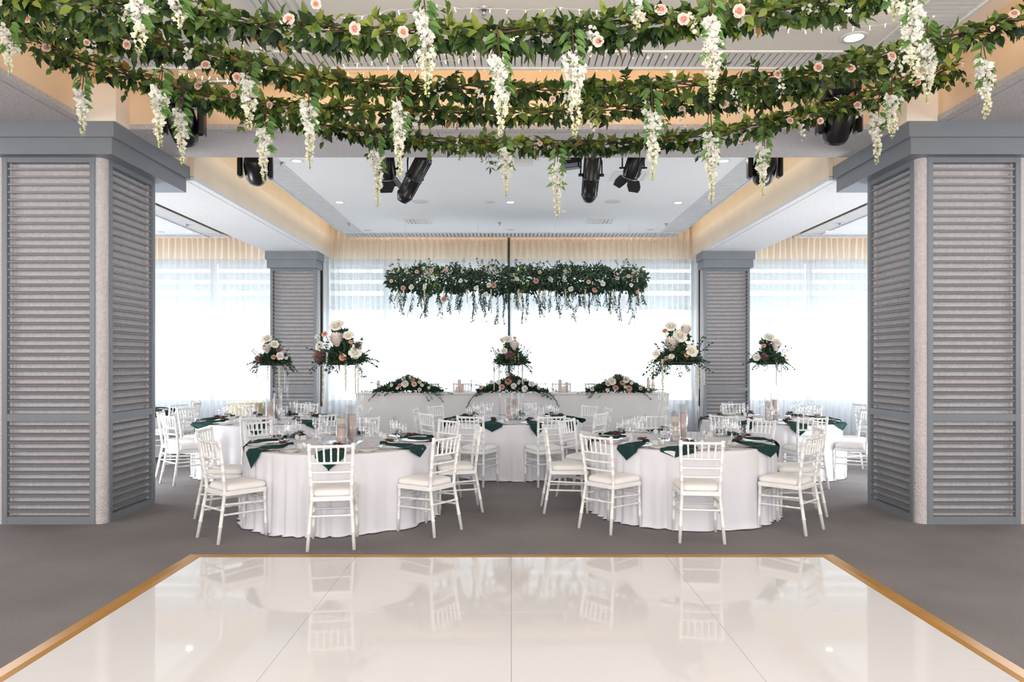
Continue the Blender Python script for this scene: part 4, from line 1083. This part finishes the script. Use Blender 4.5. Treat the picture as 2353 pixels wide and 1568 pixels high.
def fresnel(px, py, d, axis, label):
    t = thing('barn_door_light',label,'stage light',P(px,py,d),0,'barn door stage lights')
    q = Vector(axis).normalized().to_track_quat('-Z','Y').to_matrix().to_4x4()
    m = MB(); m.lathe([(.001,.20),(.08,.20),(.095,.18),(.098,-.10),(.088,-.12),(.085,-.12)],24,(0,0,0),q)
    for k in range(20):
        a = 2*PI*k/20; m.tube([q@Vector((.099*math.cos(a),.099*math.sin(a),.15)),q@Vector((.099*math.cos(a),.099*math.sin(a),-.08))],.004,4)
    b = obj('body',m,M['black'],t); m = MB(); m.lathe([(.085,-.115),(.001,-.105)],20,(0,0,0),q); obj('lens',m,M['blackgl'],b)
    for k in range(4):
        a = PI/2*k; T = q@Matrix.Rotation(a,4,'Z')@Matrix.Translation((0,.088,-.125))@Matrix.Rotation(R(28),4,'X')
        m = MB(); m.add([T@Vector(p) for p in ((-.085,0,0),(.085,0,0),(.10,.0,-.07),(.07,0,-.14),(-.07,0,-.14),(-.10,0,-.07))],[(0,1,2,3,4,5)],False); obj('barn_door',m,M['black'],t)
    m = MB(); m.lathe([(.088,-.12),(.094,-.122),(.094,-.128),(.088,-.13)],20,(0,0,0),q); obj('clip_ring',m,M['silver'],t)
    m = MB(); m.tube([(-.13,0,0),(-.13,0,.24),(-.05,0,.34),(.05,0,.34),(.13,0,.24),(.13,0,0)],.010,6); obj('yoke',m,M['black'],t)
    for a in (-1,1): m = MB(); m.tube([(a*.09,0,0),(a*.165,0,0)],.012,8); obj('knob',m,M['black'],t)
    m = MB(); m.box(-.018,-.018,.201,.018,.018,.215,q@Matrix.Translation((-.04,.03,0))); obj('blue_connector',m,M['blue'],t); return t
fresnel(889,388,8.3,(.05,.45,-.85),'short black stage light with barn doors under the beam, left of centre')
fresnel(1455,386,8.3,(-.25,.45,-.85),'short black stage light with barn doors under the beam, right of centre')
t = thing('flood_light','black box flood light with pale front edge under the beam at centre','stage light',P(1313,374,8.2),R(-25))
m = MB(); m.bbox(-.11,-.05,-.07,.11,.06,.09,.008); obj('housing',m,M['black'],t); m = MB(); m.bbox(-.10,-.056,-.065,.10,-.051,-.02,.002); obj('front_edge',m,mat('blue grey edge',(.14,.17,.22),.4),t)
m = MB(); m.tube([(-.12,0,0),(-.12,0,.2),(.12,0,.2),(.12,0,0)],.008,6); obj('yoke',m,M['black'],t)
fc = bpy.data.curves.new('lettering','FONT'); fc.body = 'Acu'; fc.size = .055; fc.extrude = .0008
fo = bpy.data.objects.new('lettering_source',fc); COL.objects.link(fo); bpy.context.view_layer.update()
lm = bpy.data.meshes.new_from_object(fo.evaluated_get(bpy.context.evaluated_depsgraph_get())); bpy.data.objects.remove(fo)
lm.materials.clear(); lm.materials.append(M['whitepl']); link('lettering',lm,t,(-.075,-.0515,.022),(R(90),0,0))
for k,(x0,x1,y,d,z) in enumerate(((380,645,188,6.55,0),(1470,1975,184,6.55,0))):
    a, b = P(x0,y,d), P(x1,y,d); m = MB(); m.tube([a,b],.026,12); o = obj('lighting_pipe',m,M['silver']); tag(o,'grey horizontal lighting pipe in front of the beam on the %s'%('left','right')[k],'pipe','lighting pipes')
    for q in (.15,.85):
        p = a.lerp(b,q); h = MB(); h.box(p.x-.03,p.y-.02,p.z+.02,p.x+.03,p.y+.02,p.z+.10); h.tube([(p.x,p.y,p.z+.08),(p.x,p.y+.38,p.z+.12)],.012,6); obj('bracket',h,M['whitepl'],o)
a, b = P(560,330,8.3), P(1790,330,8.3); m = MB(); m.tube([a,b],.026,12); tag(obj('lighting_pipe',m,M['silver']),'grey lighting pipe hidden behind the beam carrying five lamps','pipe','lighting pipes')

# ------------------------------------------------------------------ ceiling fixtures
def on_ceiling(px, py, z): d = (z-H)*F/(CYH-py); return Vector(((px-CX)/F*d,d,z))
DN = [(682,370,1,'left one just behind the beam'),(1663,370,1,'right one just behind the beam'),(780,465,1,'left one of the middle row'),(1173,465,1,'middle one of the middle row'),(1558,466,1,'right one of the middle row'),
 (845,529,0,'left one of the unlit back row'),(1173,528,0,'middle one of the unlit back row'),(1495,528,0,'right one of the unlit back row'),(435,533,1,'in the left side bay'),(1905,532,1,'in the right side bay'),(368,533,0,'dim, far left in the left side bay'),
 (1962,86,1,'large, right front ceiling'),(1176,84,1,'behind the topmost garland at centre')]
m = MB(); m.lathe([(.062,-.004),(.085,-.005),(.092,0),(.062,-.001)],28); DR = m.mesh('rim',M['whitepl'])
m = MB(); m.lathe([(.062,-.003),(.001,-.003)],24); DL = m.mesh('lens',M['lamp']); m = MB(); m.lathe([(.062,-.003),(.03,.0),(.001,.0)],24); DD = m.mesh('lens',M['grilleback'])
for x,y,on,wh in DN:
    p = on_ceiling(x,y,ZC-.0005); t = thing('downlight','%s recessed ceiling downlight, %s'%('lit' if on else 'unlit',wh),'downlight',p,0,'recessed downlights')
    s = 1.15 if y < 100 else .95
    link('rim',DR,t,None,None,s); link('lens',DL if on else DD,t,None,None,s)
    if on:
        l = bpy.data.lights.new('downlight_beam','SPOT'); l.energy = 22; l.spot_size = R(95); l.spot_blend = .8; l.color = (1,.86,.68); l.shadow_soft_size = .05
        link('downlight_beam',l,None,(p.x,p.y,p.z-.02))
def vent(px, py, s, wh):
    p = on_ceiling(px,py,ZC-.0005); t = thing('air_vent','square white ceiling air vent, %s'%wh,'vent',p,0,'ceiling air vents')
    m = MB(); f = .045
    for a in ((-s,-s,s,-s+f),(-s,s-f,s,s),(-s,-s+f,-s+f,s-f),(s-f,-s+f,s,s-f)): m.box(a[0],a[1],-.012,a[2],a[3],0)
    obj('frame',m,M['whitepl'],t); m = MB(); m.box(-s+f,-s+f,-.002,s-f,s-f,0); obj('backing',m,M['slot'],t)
    m = MB(); 
    for k in range(6):
        x = -s+f+(2*s-2*f)*(k+.5)/6; m.box(-.03,-s+f,-.003,.03,s-f,.003,Matrix.Translation((x,0,-.007))@Matrix.Rotation(R(14 if x<0 else -14),4,'Y'))
    obj('louvre_blades',m,M['whitepl'],t)
vent(960,508,.24,'back left over the head table'); vent(1380,508,.24,'back right over the head table'); vent(918,405,.24,'behind the left barn door light'); vent(1447,405,.24,'behind the right barn door light'); vent(640,3,.24,'top left of the front ceiling')
for x,y,r,wh in ((965,463,.14,'left'),(1408,463,.14,'right'),(1126,464,.075,'small, near the middle downlight')):
    p = on_ceiling(x,y,ZC-.0005); t = thing('ceiling_speaker','round flush ceiling speaker, %s'%wh,'speaker',p,0,'round ceiling speakers')
    m = MB(); m.lathe([(r*.88,-.006),(r*.97,-.007),(r,0)],32); obj('rim',m,M['whitepl'],t); m = MB(); m.lathe([(r*.88,-.005),(.001,-.006)],32); obj('grille',m,M['grilleback'],t)
for x,y,wh in ((1138,372,'behind the beam at centre'),(802,514,'back left'),(1531,514,'back right'),(1148,512,'back centre'),(1112,20,'front ceiling at centre'),(1985,22,'front ceiling at right'),(429,517,'left side bay'),(1930,514,'right side bay'),(646,373,'left grille edge behind the beam')):
    p = on_ceiling(x,y,ZC-.0005); t = thing('sprinkler','small ceiling fire sprinkler, %s'%wh,'sprinkler',p,0,'fire sprinklers')
    m = MB(); m.lathe([(.045,0),(.042,-.010),(.018,-.014)],18); obj('rose_plate',m,M['silver'],t); m = MB(); m.tube([(0,0,-.012),(0,0,-.045)],.010,8); m.lathe([(.001,-.045),(.022,-.046),(.022,-.050),(.001,-.051)],12); obj('nozzle',m,M['silver'],t)
p = on_ceiling(1295,484,ZC-.0005); t = thing('smoke_detector','small white round smoke detector on the ceiling','smoke detector',p); m = MB(); m.lathe([(.055,0),(.055,-.02),(.04,-.03),(.035,-.05),(.001,-.055)],24); obj('housing',m,M['whitepl'],t)
p = on_ceiling(1204,368,ZC-.0005); t = thing('ceiling_sign_box','white rectangular ceiling fixture just behind the beam at centre','fixture',p); m = MB(); m.bbox(-.13,-.08,-.06,.13,.08,0,.01); obj('housing',m,M['whitepl'],t); m = MB(); m.bbox(-.05,-.083,-.05,.05,-.081,-.035,.0005); obj('indicator_strip',m,M['ceramic'],t)

for x,y,d,tx,ty,td,e in ((405,235,6.35,392,190,5.3,45),(1905,262,6.3,1880,235,5.7,35)):      # lamps of the two near moving heads
    l = bpy.data.lights.new('stage_beam','SPOT'); l.energy = e; l.spot_size = R(50); l.spot_blend = .9; l.color = (1,.88,.45); l.shadow_soft_size = .06
    a = P(x,y,d); link('stage_beam',l,None,a,(P(tx,ty,td)-a).to_track_quat('-Z','Y').to_euler())
